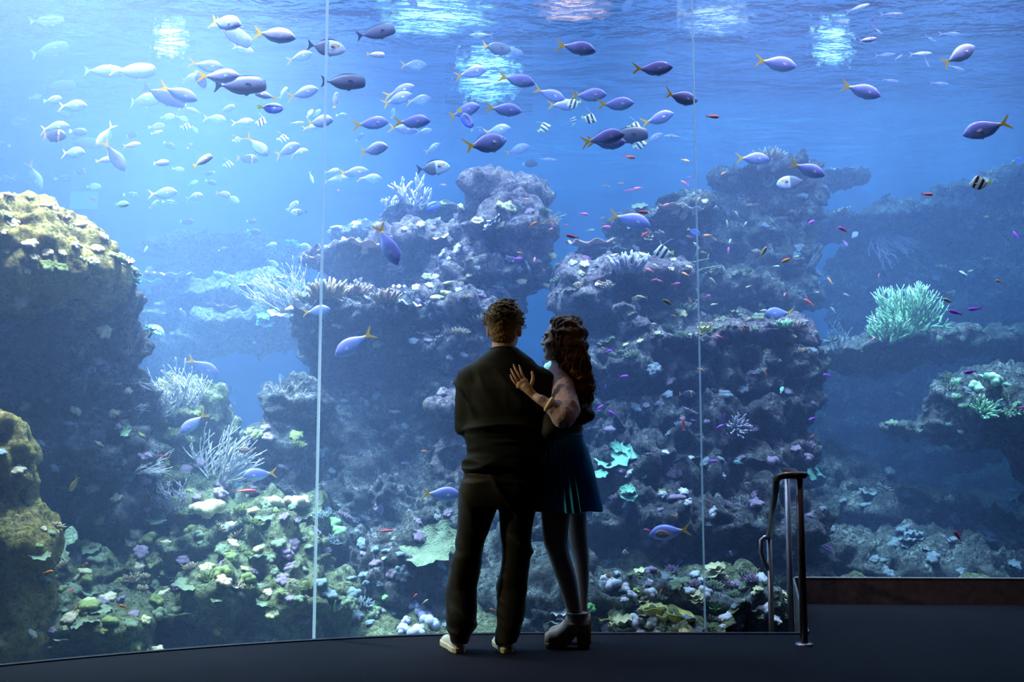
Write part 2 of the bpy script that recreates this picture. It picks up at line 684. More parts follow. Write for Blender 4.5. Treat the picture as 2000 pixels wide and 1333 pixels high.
def mat_surface():
    t = NT('rippled_water_surface')
    p = t.pos()
    mp = t.n('ShaderNodeMapping'); mp.inputs['Scale'].default_value = (0.75, 1.5, 1); t.l(p, mp.inputs[0])
    v = mp.outputs[0]
    h = t.math('ADD', t.math('MULTIPLY', t.noise(1.6, 3, 0.5, v, 0.6), 1.0), t.math('MULTIPLY', t.noise(6.0, 3, 0.55, v, 0.8), 0.22))
    nm = t.bump(h, 1.0, 0.45)
    tr = t.n('ShaderNodeBsdfTransparent'); tr.inputs[0].default_value = (0.95, 0.98, 1.0, 1)
    gl = t.n('ShaderNodeBsdfGlossy'); gl.inputs['Roughness'].default_value = 0.03
    gl.inputs['Color'].default_value = (0.95, 0.97, 1, 1)
    t.l(nm, gl.inputs['Normal'])
    lw = t.n('ShaderNodeLayerWeight'); lw.inputs[0].default_value = 0.6; t.l(nm, lw.inputs['Normal'])
    fac = t.ramp(lw.outputs['Facing'], [(0.46, 0.02), (0.68, 0.95)])
    mx = t.n('ShaderNodeMixShader')
    t.l(fac, mx.inputs[0]); t.l(tr.outputs[0], mx.inputs[1]); t.l(gl.outputs[0], mx.inputs[2])
    t.l(mx.outputs[0], t.out.inputs[0])
    return t.m

o = MB().add([(x, y, WZ - 0.01) for x, y in plan], [tuple(range(n))]).build('water_surface', mat_surface())
tag(o, kind='structure')

M_TANK = simple_mat('tank_paint', (0.05, 0.16, 0.30), 0.8, scale=0.7, var=0.2)
tag(MB().box(-9.5, 9.5, 16.3, 16.5, -1.6, 8).build('wall_tank_back', M_TANK), kind='structure')
tag(MB().box(-9.7, -9.5, 3.6, 16.5, -1.6, 8).build('wall_tank_left', M_TANK), kind='structure')
tag(MB().box(9.5, 9.7, 6.8, 16.5, -1.6, 8).build('wall_tank_right', M_TANK), kind='structure')
tag(MB().box(-9.5, -4.36, 3.4, 3.6, -1.6, 8).build('wall_tank_front_left', M_TANK), kind='structure')
tag(MB().box(5.35, 9.5, 6.65, 6.85, -1.6, 8).build('wall_tank_front_right', M_TANK), kind='structure')

# glow panels added above the pool to make bright water patches, one underwater
def added_glow_panel(label, px, py, D, w, h, color, power):
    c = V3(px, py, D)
    t = NT('added_panel_glow')
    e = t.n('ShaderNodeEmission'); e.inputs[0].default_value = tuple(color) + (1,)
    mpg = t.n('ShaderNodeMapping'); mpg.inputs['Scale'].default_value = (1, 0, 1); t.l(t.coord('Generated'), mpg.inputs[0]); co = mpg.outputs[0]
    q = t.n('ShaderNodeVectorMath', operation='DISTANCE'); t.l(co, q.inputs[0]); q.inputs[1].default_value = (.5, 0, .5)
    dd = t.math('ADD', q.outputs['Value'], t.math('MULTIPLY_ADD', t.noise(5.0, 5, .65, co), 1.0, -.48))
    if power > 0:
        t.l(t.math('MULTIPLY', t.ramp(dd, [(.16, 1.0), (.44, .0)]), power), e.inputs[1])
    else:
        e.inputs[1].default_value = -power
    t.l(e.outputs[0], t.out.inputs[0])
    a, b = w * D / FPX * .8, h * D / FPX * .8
    o = MB().box(c.x - a, c.x + a, c.y - .03, c.y, c.z - b, c.z + b).build('added_glow_panel', t.m)
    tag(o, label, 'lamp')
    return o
added_glow_panel('mint white glow panel added for a bright water patch above the pale yellow-tailed fish', 955, 150, 13.2, 110, 100, (.55, 1.0, .85), 3.6)
added_glow_panel('pale green glow panel added for a bright water patch beside the rising slate unicornfish', 850, 30, 12.2, 200, 80, (.60, 1.0, .50), 2.4)
added_glow_panel('orange-pink glow panel added for a water patch near the frame top', 1120, 18, 12.0, 130, 50, (1.0, .50, .40), 1.8)
added_glow_panel('white glow panel added for glitter on the surface over the pale unicornfish', 335, 78, 13.0, 60, 66, (.95, 1.0, 1.0), 4)
added_glow_panel('teal glow panel added for shimmer on the surface among the slender violet fish', 1625, 85, 13.2, 76, 86, (.55, .95, 1.0), 2.6)
added_glow_panel('wide pale glow panel added for surface light over the distant reef near the thin seam', 1400, 40, 12.6, 130, 60, (.7, .85, 1.0), 1.2)
added_glow_panel('square mint panel standing in for a faint glow underwater above the sunlit boulder', 165, 392, 16.27, 34, 22, (.55, 1.0, .80), -0.35)
# ---------------------------------------------------------------- the handrail at the stair head
M_STEEL = simple_mat('brown_painted_steel', (0.13, 0.075, 0.07), 0.28, 0.5, 0.5, 0.05)
M_STEEL2 = simple_mat('brushed_rail_steel', (0.30, 0.27, 0.32), 0.35, 0.8, 0.5, 0.05)
rail = thing('handrail', (1.55, 5.28, 0), (0, 0, 0), 'dark steel handrail on three posts at the head of the stair, beside the kerb', 'handrail')
def rp(name, m, mat, label=None):
    o = m.build(name, mat, smooth=True)
    o.parent = rail
    o.matrix_parent_inverse = Matrix.Translation(-rail.location)
    if label: o['label'] = label
    return o
def arc(a, b, c, n=6):
    a, b, c = Vector(a), Vector(b), Vector(c)
    return [a * (1 - t) ** 2 + b * 2 * t * (1 - t) + c * t * t for t in [i / n for i in range(n + 1)]]
pb = V3(1571, 1258, 5.29); pb.z = 0
zt = 0.872
rp('post', MB().tube([(pb.x, pb.y, 0), (pb.x, pb.y, zt - .01)], 0.0195, 20), M_STEEL, 'dark front post')
rp('base_flange', MB().lathe([(.0001, .014), (.03, .014), (.044, .010), (.047, .004), (.047, 0)], 28, (pb.x, pb.y, 0)), M_STEEL2)
lx = V3(1521, 931, 5.29).x
far = Vector((1.795, 6.60, zt))
rp('rail', MB().tube(arc((lx, 5.33, zt - .02), (lx, 5.27, zt), (lx + .05, 5.27, zt)) + [(pb.x - .03, 5.27, zt)] + arc((pb.x - .01, 5.27, zt), (pb.x + .025, 5.27, zt), (pb.x + .03, 5.31, zt)) +
                     [(pb.x + .045, 5.5, zt), (far.x + .0, far.y - .2, zt), (far.x, far.y, zt)], 0.0225, 18, flat=0.8), M_STEEL)
rp('post', MB().tube([(far.x, far.y - .04, -.5), (far.x, far.y - .04, zt - .01)], 0.0195, 18), M_STEEL2, 'grey far post behind the kerb')
p3 = V3(1502, 1050, 6.38)
dn = Vector((lx, 5.34, zt - .03))
rp('stair_rail', MB().tube([dn, dn.lerp(p3, .5), p3], 0.019, 16), M_STEEL2, 'grey stair rail sloping down')
rp('post', MB().tube([p3 + Vector((0, 0, .01)), (p3.x, p3.y, -.5)], 0.0175, 16), M_STEEL2, 'grey post standing on the lower landing')
e = [V3(1503, 1052, 6.36), V3(1493, 1050, 6.36), V3(1486, 1056, 6.36), V3(1486, 1078, 6.36), V3(1492, 1098, 6.37), V3(1502, 1114, 6.38)]
rp('rail_end_loop', MB().tube(e, 0.014, 12), M_STEEL2)
# ================================================================= the reef
BVHS = []          # (tree, object) for planting corals

def mat_rock(name, cols, scale=1.0, fleck=(0.75, 0.72, 0.80), fleck_amt=0.5, bump=1.0):
    """encrusted reef rock: patches of the given colours, pale flecks, pitted surface"""
    t = NT(name)
    p = t.pos()
    n1 = t.noise(2.0 * scale, 5, 0.6, p, 0.4)
    n2 = t.noise(8 * scale, 6, 0.68, p, 0.8)
    n3 = t.noise(26 * scale, 6, 0.75, p, 0.7)
    v1 = t.voro(17 * scale, p)
    v2 = t.voro(7 * scale, p)
    c = t.ramp(n2, [(0.32, cols[0]), (0.45, cols[1]), (0.55, cols[2]), (0.68, cols[3])])
    c = t.mix(t.ramp(n1, [(0.38, 0.0), (0.60, 0.7)]), c, cols[4])
    spots = t.math('MULTIPLY', t.ramp(n3, [(0.50, 0.0), (0.57, 1.0)]), t.ramp(v2, [(0.30, 1.0), (0.62, 0.0)]))
    c = t.mix(t.math('MULTIPLY', spots, fleck_amt), c, fleck)
    c = t.mix(t.ramp(n3, [(0.34, 0.95), (0.49, 0.0)]), c, tuple(x * 0.22 for x in cols[0]))  # crevice shade put into the colour: low spots of the bump darkened
    h = t.math('ADD', t.math('MULTIPLY', n3, 1.0), t.math('MULTIPLY', t.math('SUBTRACT', 1.0, v1), 0.8))
    h = t.math('ADD', h, t.math('MULTIPLY', n2, 1.2))
    t.bsdf(c, 0.85, 0, 0.15, t.bump(h, bump, 0.085))
    return t.m


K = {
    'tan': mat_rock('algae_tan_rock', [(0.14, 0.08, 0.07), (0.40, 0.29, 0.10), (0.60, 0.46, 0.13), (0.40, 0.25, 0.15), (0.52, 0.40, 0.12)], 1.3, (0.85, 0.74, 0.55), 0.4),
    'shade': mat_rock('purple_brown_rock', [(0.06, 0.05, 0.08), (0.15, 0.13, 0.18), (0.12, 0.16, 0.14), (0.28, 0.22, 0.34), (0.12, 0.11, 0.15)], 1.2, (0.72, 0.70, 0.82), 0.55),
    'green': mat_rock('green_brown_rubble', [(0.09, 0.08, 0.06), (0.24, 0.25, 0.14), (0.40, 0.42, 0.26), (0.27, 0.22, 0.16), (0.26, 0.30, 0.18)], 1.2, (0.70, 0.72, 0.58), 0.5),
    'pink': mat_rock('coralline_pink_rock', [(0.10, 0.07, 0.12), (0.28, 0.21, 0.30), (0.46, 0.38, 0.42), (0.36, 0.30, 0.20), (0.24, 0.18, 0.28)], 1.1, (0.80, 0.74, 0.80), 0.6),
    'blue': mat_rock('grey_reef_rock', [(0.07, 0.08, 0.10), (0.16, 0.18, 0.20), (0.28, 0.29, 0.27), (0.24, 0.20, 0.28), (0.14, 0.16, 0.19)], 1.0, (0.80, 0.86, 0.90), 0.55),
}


def field(blobs, cuts, k):
    cs = []
    for b in blobs + cuts:
        px, py, D, rx, ry, rd = b[:6]
        c = V3(px, py, D)
        s = D / FPX
        cs.append((np.array(c), np.array((rx * s, rd, ry * s)), b[6] if len(b) > 6 else None))
    nb = len(blobs)

    def fn(p):
        d = None
        for c, r, ro in cs[:nb]:
            e = sd_ell(p, c, r, ro)
            d = e if d is None else smin(d, e, k)
        for c, r, ro in cs[nb:]:
            d = -smin(-d, sd_ell(p, c, r, ro), 0.08)
        return d
    lo = np.min([c - r.max() if ro else c - r for c, r, ro in cs[:nb]], 0) - 0.3
    hi = np.max([c + r.max() if ro else c + r for c, r, ro in cs[:nb]], 0) + 0.3
    return fn, lo, hi


def roughen(v, f, amp, seed):
    """reef relief: warped boulders, knobs and pits"""
    n = vnormals(v, f)
    w1 = np.stack([fbm(v, 3, 2, 31), fbm(v, 3, 2, 32), fbm(v, 3, 2, 33)], -1)
    big = fbm(v, 1.1, 2, seed) * 0.16
    kn = 0.5 - cell(v + 0.07 * w1, 3.4, seed)
    fi = 0.5 - cell(v + 0.03 * w1, 8.0, seed + 9)
    f3 = 0.5 - cell(v, 15.0, seed + 4)
    rid = 0.5 - np.abs(fbm(v + 0.1 * w1, 4.5, 3, seed + 21))
    pit = -np.clip(fbm(v, 6.5, 2, seed + 40) - 0.35, 0, 1)
    d = big + 0.14 * kn + 0.11 * fi + 0.055 * f3 + 0.12 * rid + 0.22 * pit + 0.022 * vnoise(v, 32, seed)
    # shelves: ledges stick out in layers
    sh = np.sin(v[:, 2] * 15.0 + 3.0 * vnoise(v, 0.9, seed + 3)) * np.clip(1 - np.abs(n[:, 2]), 0, 1)
    d = d + 0.06 * sh
    return v + n * (d * amp)[:, None]


REEFS = {}
def reef(key, name, label, cat='coral reef'):
    REEFS[key] = thing(name, (0, 0, 0), (0, 0, 0), label, cat)
    CUR[0] = key


CUR = [None]


def rock(label, blobs, mat, cuts=(), h=0.035, k=0.18, amp=1.0, seed=0, name='reef_rock'):
    fn, lo, hi = field(list(blobs), list(cuts), k)
    lo[2] = max(lo[2], -1.5)
    v, f = surface_nets(fn, lo, hi, h)
    v = roughen(v, f, amp, seed)
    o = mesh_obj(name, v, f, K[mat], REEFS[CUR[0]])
    o['label'] = label
    BVHS.append((BVHTree.FromPolygons([tuple(p) for p in v], [tuple(q) for q in f.tolist()]), o))
    return o


def sea_bed():
    """the floor of the tank: a slope of rubble rising away from the window"""
    h = 0.05
    xs = np.arange(-9.4, 9.4, h)
    ys = []
    y = 3.7
    while y < 16.2:
        ys.append(y)
        y += 0.04 if y < 9 else 0.10
    ys = np.array(ys)
    X, Y = np.meshgrid(xs, ys)
    P = np.stack([X, Y, np.zeros_like(X)], -1)
    t = np.clip((Y - 5.8) / 4.0, 0, 1)
    Z = -0.42 + 1.05 * t ** 1.1 + 0.10 * np.clip(Y - 10, 0, 6)
    Z = Z - 0.55 * np.clip((X - 1.5) / 2.5, 0, 1) * t
    c1 = cell(P, 2.6, 11)
    c2 = cell(P + 3, 6.5, 12)
    Z = Z + 0.20 * np.clip(0.55 - c1, -0.2, 1) / 0.55 + 0.10 * np.clip(0.5 - c2, -0.2, 1) + 0.12 * fbm(P, 0.8, 3, 7) + 0.03 * vnoise(P, 14, 8)
    v = np.stack([X, Y, Z], -1)
    v[..., 0] += 0.05 * vnoise(P, 8, 3)
    v[..., 1] += 0.05 * vnoise(P, 8, 4)
    ny, nx = X.shape
    i = np.arange((ny - 1) * (nx - 1))
    r, c = i // (nx - 1), i % (nx - 1)
    a = r * nx + c
    f = np.stack([a, a + 1, a + nx + 1, a + nx], 1)
    v = v.reshape(-1, 3)
    keep = ~((v[f[:, 0], 0] > 1.0) & (v[f[:, 0], 1] < 6.9)) & ~((np.abs(v[f[:, 0], 0]) < 4.3) & (v[f[:, 0], 1] < 3.7))
    # nothing on the hall's side of the window
    def front(x):
        return np.where(x > 1.62, 6.9, np.where(x > 1.11, 5.9 + (x - 1.11) * 2.12, np.where(x > 0.15, 5.72, 5.72 - 0.14 * (0.15 - x) ** 2 + 0.005 * (0.15 - x) ** 3)))
    vx = v[f].mean(1)
    keep = vx[:, 1] > front(vx[:, 0]) + 0.06
    f = f[keep]
    o = mesh_obj('ground_sea_bed', v, f, K['green'])
    tag(o, kind='structure')
    BVHS.append((BVHTree.FromPolygons([tuple(p) for p in v], [tuple(q) for q in f.tolist()]), o))
    return o


sea_bed()

# blobs: (px, py, depth, rx px, ry px, depth radius m)
reef('outcrop', 'rocky_outcrop', 'massive rock outcrop, sunlit yellow-brown top over shaded purple wall, white soft corals on its mound', 'rock')
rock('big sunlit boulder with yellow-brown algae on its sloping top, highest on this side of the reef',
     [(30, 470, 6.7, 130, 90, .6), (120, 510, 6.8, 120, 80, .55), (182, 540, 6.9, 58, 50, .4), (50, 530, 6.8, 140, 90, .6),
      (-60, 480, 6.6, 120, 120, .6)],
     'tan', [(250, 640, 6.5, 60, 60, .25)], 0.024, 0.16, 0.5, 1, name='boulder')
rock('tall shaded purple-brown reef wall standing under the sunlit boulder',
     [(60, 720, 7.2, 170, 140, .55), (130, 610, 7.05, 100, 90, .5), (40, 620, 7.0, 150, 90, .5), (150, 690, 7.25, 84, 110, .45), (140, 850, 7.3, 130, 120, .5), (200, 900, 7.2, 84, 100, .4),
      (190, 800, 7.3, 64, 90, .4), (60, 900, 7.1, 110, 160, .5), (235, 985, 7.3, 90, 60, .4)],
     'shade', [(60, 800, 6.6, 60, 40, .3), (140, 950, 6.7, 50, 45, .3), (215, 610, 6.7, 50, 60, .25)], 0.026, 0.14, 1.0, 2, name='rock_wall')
reef('column', 'rock_outcrop', 'narrow foreground rock column lit along one edge, cut off by the picture border', 'rock')
rock('narrow foreground rock column lit along its edge, cut off by the picture border',
     [(-10, 880, 5.95, 70, 75, .22), (20, 960, 6.0, 52, 90, .25), (15, 1060, 6.0, 95, 66, .3), (60, 1010, 6.05, 48, 30, .2),
      (20, 1150, 6.0, 72, 110, .3), (0, 1250, 6.0, 110, 60, .3)],
     'tan', [], 0.024, 0.08, 0.42, 3, name='rock_face')
CUR[0] = 'column'
rock('low mossy boulder at the foot of the window near the foreground column',
     [(150, 1230, 6.1, 75, 45, .2), (230, 1240, 6.15, 60, 40, .2), (100, 1250, 6.05, 50, 35, .18)], 'green', [], 0.024, 0.08, 0.4, 4, name='boulder')
CUR[0] = 'outcrop'
rock('green-topped mound crowned with white soft corals beside the shaded wall',
     [(330, 850, 8.0, 85, 75, .5), (385, 840, 8.1, 56, 56, .5), (300, 950, 7.9, 110, 70, .5), (385, 965, 7.8, 66, 46, .4)],
     'green', [(250, 880, 7.3, 40, 50, .3)], 0.026, 0.16, 1.0, 5, name='mound')
reef('hump', 'rubble_mound', 'rubble mound under the white soft corals, bright pale pillowy ledge on top', 'rock')
rock('bright pillowy ledge of pale coral growing below the white soft corals',
     [(400, 1000, 7.4, 70, 26, .3), (470, 1020, 7.4, 60, 34, .3), (380, 1070, 7.2, 90, 50, .35)], 'green', [], 0.028, 0.1, 0.7, 6, name='coral_ledge')
rock('rubble-covered hump rising from the sea bed near the bright pillowy ledge',
     [(520, 1110, 7.2, 100, 80, .5), (440, 1160, 6.9, 80, 60, .4), (600, 1180, 7.0, 90, 60, .4), (540, 1040, 7.6, 90, 55, .4)],
     'green', [(460, 1060, 6.9, 40, 22, .2)], 0.026, 0.14, 1.0, 7, name='rubble_hump')
rock('rubble heap below the shaded wall', [(180, 1130, 6.9, 90, 46, .4), (270, 1110, 7.1, 90, 50, .4), (130, 1180, 6.5, 60, 34, .3), (230, 1200, 6.5, 90, 30, .3), (330, 1190, 6.6, 90, 40, .35)],
     'green', [], 0.024, 0.08, 0.9, 31, name='rubble_heap')
reef('centre', 'coral_reef', 'huge central coral reef with dark overhanging block and pale violet tower behind the man', 'coral reef')
#reef('pillar', 'rock_pillar', 'slim upright rock pillar beside the blue gap, just behind the brighter window seam', 'rock')
rock('upright rock pillar with a pale fan coral standing in front of the blue gap',
     [(575, 790, 8.1, 52, 45, .35), (560, 870, 8.1, 40, 60, .35), (575, 940, 8.1, 52, 60, .35), (560, 1000, 8.0, 66, 46, .4)],
     'shade', [], 0.026, 0.12, 0.9, 8, name='rock_face')
rock('huge overhanging reef block with a dark sheer face behind the seam',
     [(720, 640, 8.9, 150, 52, .9), (610, 620, 8.5, 50, 30, .4), (700, 730, 9.1, 118, 110, .8), (800, 700, 9.1, 90, 80, .8), (720, 860, 9.0, 130, 110, .8),
      (830, 820, 9.0, 90, 130, .8), (760, 980, 8.6, 150, 110, .8), (690, 1090, 8.0, 90, 80, .6), (800, 1120, 7.7, 110, 90, .6), (870, 1060, 8, 90, 120, .6)],
     'shade', [(640, 700, 8.2, 60, 60, .35), (740, 720, 8.2, 110, 60, .32)], 0.026, 0.2, 1.0, 9, name='overhanging_block')
rock('middle ledge of the reef topped with peach plate corals above a dark hollow',
     [(700, 510, 9.6, 100, 30, .8), (800, 490, 9.8, 70, 26, .8), (620, 510, 9.4, 40, 14, .4), (760, 560, 9.9, 120, 60, .7), (860, 560, 9.8, 60, 80, .7)],
     'pink', [(720, 560, 9.1, 90, 34, .3)], 0.026, 0.14, 0.9, 10, name='ledge')
rock('highest thin ledge carrying pale branching coral behind the diving blue fish',
     [(800, 422, 10.2, 60, 12, .5), (860, 420, 10.2, 50, 16, .5), (800, 460, 10.3, 120, 16, .5), (700, 465, 10.3, 50, 9, .4), (860, 470, 10.3, 60, 40, .5)],
     'blue', [], 0.026, 0.1, 0.7, 11, name='ledge')
rock('pale violet coral tower rising behind the man\'s head',
     [(960, 400, 9.6, 56, 50, .5), (1020, 400, 9.6, 38, 34, .4), (940, 470, 9.6, 70, 66, .6), (1000, 480, 9.6, 66, 80, .6), (930, 560, 9.4, 80, 66, .6),
      (970, 565, 9.4, 36, 60, .5), (935, 640, 9.2, 56, 60, .5)],
     'pink', [(905, 430, 9.0, 26, 40, .2)], 0.026, 0.14, 1.05, 12, name='coral_tower')
rock('coral-crusted buttress sloping down towards the man\'s shoulder',
     [(900, 610, 8.7, 60, 34, .4), (860, 590, 8.9, 60, 26, .4), (910, 670, 8.6, 46, 46, .4), (890, 700, 8.6, 32, 26, .3), (930, 620, 8.7, 46, 40, .4)],
     'pink', [], 0.028, 0.1, 0.9, 13, name='buttress')
rock('purple coral-crusted column behind the man\'s elbow',
     [(872, 800, 8.1, 34, 38, .3), (880, 860, 8.2, 30, 50, .3), (890, 930, 8.1, 36, 60, .3), (930, 1000, 8.0, 60, 90, .4)],
     'pink', [], 0.028, 0.1, 0.8, 14, name='rock_column')
reef('east', 'coral_reef', 'large coral reef with arched ledge and dark tower, filling the view behind the woman', 'coral reef')
rock('arched coral ledge behind the woman\'s head, open dark cave beneath it',
     [(1134, 588, 8.8, 36, 36, .4), (1150, 560, 8.8, 60, 34, .4), (1210, 545, 8.9, 60, 20, .4), (1270, 545, 9.0, 60, 16, .4), (1125, 636, 8.9, 16, 40, .3),
      (1250, 620, 9.7, 130, 90, .4), (1155, 665, 9.2, 38, 60, .4)],
     'pink', [(1235, 620, 9.1, 82, 60, .35)], 0.026, 0.12, 0.9, 15, name='arch')
rock('thin stacked coral ledges below the small orange shoal, pink plate at their tip',
     [(1230, 440, 9.6, 50, 10, .4), (1250, 470, 9.5, 60, 14, .4), (1310, 430, 9.6, 70, 16, .4), (1350, 412, 9.6, 50, 9, .4), (1200, 500, 9.5, 66, 18, .4), (1300, 480, 10, 90, 46, .4),
      (1330, 395, 9.9, 60, 14, .4)],
     'blue', [], 0.026, 0.1, 0.75, 16, name='ledge')
rock('slanting crusted ridge that climbs from the pale coral knob to the tower foot',
     [(1215, 605, 8.5, 26, 16, .2), (1240, 640, 8.5, 36, 16, .25), (1290, 665, 8.5, 44, 20, .3), (1350, 670, 8.5, 50, 26, .35), (1420, 650, 8.6, 70, 30, .4), (1500, 650, 8.7, 60, 30, .4), (1560, 660, 8.8, 36, 26, .3)],
     'pink', [], 0.028, 0.1, 0.8, 17, name='crusted_ridge')
rock('tall dark reef tower behind the second seam',
     [(1470, 350, 10.2, 70, 26, .5), (1530, 345, 10.3, 60, 30, .5), (1560, 380, 10.3, 46, 30, .4), (1480, 440, 10.4, 100, 80, .6), (1500, 540, 10.3, 110, 90, .6), (1440, 600, 10.0, 120, 60, .6), (1550, 460, 10.4, 36, 90, .4)],
     'blue', [], 0.026, 0.16, 1.0, 18, name='coral_tower')
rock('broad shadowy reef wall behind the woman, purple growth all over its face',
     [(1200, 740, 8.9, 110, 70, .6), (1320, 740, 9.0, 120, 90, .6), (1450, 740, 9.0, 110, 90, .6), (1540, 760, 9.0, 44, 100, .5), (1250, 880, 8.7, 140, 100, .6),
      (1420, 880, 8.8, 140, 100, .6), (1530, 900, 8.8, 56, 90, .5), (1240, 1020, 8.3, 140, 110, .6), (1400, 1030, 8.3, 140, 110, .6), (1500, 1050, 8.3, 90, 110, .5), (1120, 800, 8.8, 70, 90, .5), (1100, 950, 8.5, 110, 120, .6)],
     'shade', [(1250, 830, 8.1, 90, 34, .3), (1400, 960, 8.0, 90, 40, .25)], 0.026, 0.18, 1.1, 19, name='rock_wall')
CUR[0] = 'east'
#reef('apron', 'rubble_bank', 'bank of broken coral rock at the foot of the window behind the ankle boots', 'rock')
rock('apron of broken coral rock in front of the window, behind the ankle boots',
     [(1180, 1180, 7.0, 90, 50, .4), (1300, 1170, 7.1, 100, 46, .4), (1420, 1180, 7.2, 100, 46, .4), (1060, 1190, 7.0, 90, 60, .4), (1500, 1200, 7.4, 80, 50, .4), (1060, 1080, 7.5, 70, 70, .4)],
     'blue', [], 0.028, 0.1, 0.9, 20, name='rubble')
reef('ridge', 'reef_ridge', 'dusky reef ridge under the big pale green staghorn coral', 'coral reef')
rock('dusky ridge crossing the blue water under the green staghorn coral',
     [(1630, 690, 9.6, 50, 14, .35), (1700, 680, 9.7, 60, 16, .4), (1770, 668, 9.8, 60, 20, .4), (1850, 665, 9.9, 60, 26, .4), (1930, 670, 10.2, 70, 24, .4), (1760, 690, 10.1, 160, 30, .4), (2080, 740, 10.4, 150, 90, .6)],
     'blue', [], 0.026, 0.12, 0.7, 21, name='ridge')
reef('far', 'reef_ridge', 'far pale ridge high in the blue water with thin ledges along its crest', 'coral reef')
rock('far pale ridge high in the blue water, thin ledges along its crest',
     [(1700, 440, 12.0, 110, 20, .6), (1800, 420, 12.0, 110, 22, .6), (1890, 380, 12.0, 80, 26, .6), (1980, 350, 12.0, 80, 32, .6), (1650, 350, 12.2, 46, 12, .4), (1860, 450, 12.3, 200, 50, .6), (1950, 520, 12.4, 140, 100, .6), (1760, 560, 12.6, 160, 110, .6)],
     'blue', [], 0.05, 0.16, 0.9, 22, name='ridge')
reef('spur', 'reef_spur', 'green-tipped reef spur jutting in from the picture edge above the kerb', 'coral reef')
rock('green-tipped reef spur jutting in from the picture edge above the handrail',
     [(1880, 790, 8.9, 60, 36, .4), (1950, 800, 8.9, 90, 50, .5), (1830, 835, 9.0, 60, 14, .3), (1920, 850, 9.0, 90, 22, .4), (1780, 838, 9.1, 60, 10, .3), (2020, 860, 8.9, 80, 40, .5), (1930, 755, 9.2, 80, 26, .4), (2110, 900, 9.2, 110, 170, .6), (2130, 1080, 9.3, 110, 150, .6)],
     'blue', [], 0.026, 0.12, 0.8, 23, name='spur')
CUR[0] = 'east'
#reef('slope', 'rock_slope', 'dim slope of blue-tinted rock behind the steel kerb', 'rock')
rock('dim slope of blue-tinted rock behind the kerb',
     [(1680, 1010, 10.0, 120, 60, .8), (1800, 1040, 10.0, 140, 60, .8), (1940, 1060, 9.6, 120, 60, .8), (1700, 1110, 9.2, 160, 60, .8), (1880, 1120, 9.2, 160, 56, .8), (1620, 940, 10.2, 60, 60, .6), (1620, 1100, 8.8, 80, 60, .5)],
     'blue', [], 0.04, 0.2, 1.1, 24, name='slope')
reef('terrace', 'coral_terrace', 'hazy turquoise coral terrace deep behind the sunlit boulder', 'coral reef')
rock('hazy turquoise coral terrace deep behind the shaded wall, shelves one above another',
     [(330, 560, 10.8, 110, 20, .6), (420, 590, 10.8, 110, 20, .6), (300, 620, 10.6, 80, 20, .5), (470, 640, 10.6, 100, 24, .6), (400, 670, 10.6, 160, 18, .5), (540, 620, 10.8, 70, 50, .5), (420, 620, 11.2, 170, 70, .4)],
     'green', [], 0.045, 0.14, 0.9, 25, name='terrace')
reef('head', 'distant_reef', 'faint coral head far off in the haze above the turquoise terrace', 'coral reef')
rock('faint coral head far off in the haze below the dark triggerfish',
     [(440, 470, 12.0, 80, 22, .5), (380, 480, 12.2, 60, 26, .5), (480, 500, 12.1, 60, 14, .4), (330, 490, 12.3, 60, 30, .5), (540, 520, 12.2, 60, 20, .4), (400, 540, 12.4, 130, 30, .5)],
     'green', [], 0.05, 0.14, 0.9, 26, name='coral_head')
reef('bank', 'reef_bank', 'dark distant reef bank closing the gap between pillar and boulder', 'coral reef')
rock('dark distant reef bank filling the gap between pillar and tower',
     [(240, 780, 13.2, 200, 120, .8), (1060, 860, 13, 140, 100, .8), (1700, 820, 13.4, 260, 130, .8), (1000, 900, 13, 300, 120, .8), (1940, 700, 13.6, 160, 120, .8)],
     'blue', [], 0.07, 0.3, 1.3, 27, name='bank')


def pick(px, py):
    """the reef surface seen at a pixel: (point, normal, object)"""
    o = Vector((0, 0, CAMZ))
    d = (V3(px, py, 10) - o).normalized()
    best = None
    for t, ob in BVHS:
        loc, nrm, i, dist = t.ray_cast(o, d)
        if loc is not None and (best is None or dist < best[3]):
            best = (loc, nrm, ob, dist)
    if best is None:
        return None
    n = best[1]
    if n.dot(d) > 0:
        n = -n
    return best[0], n, best[2]
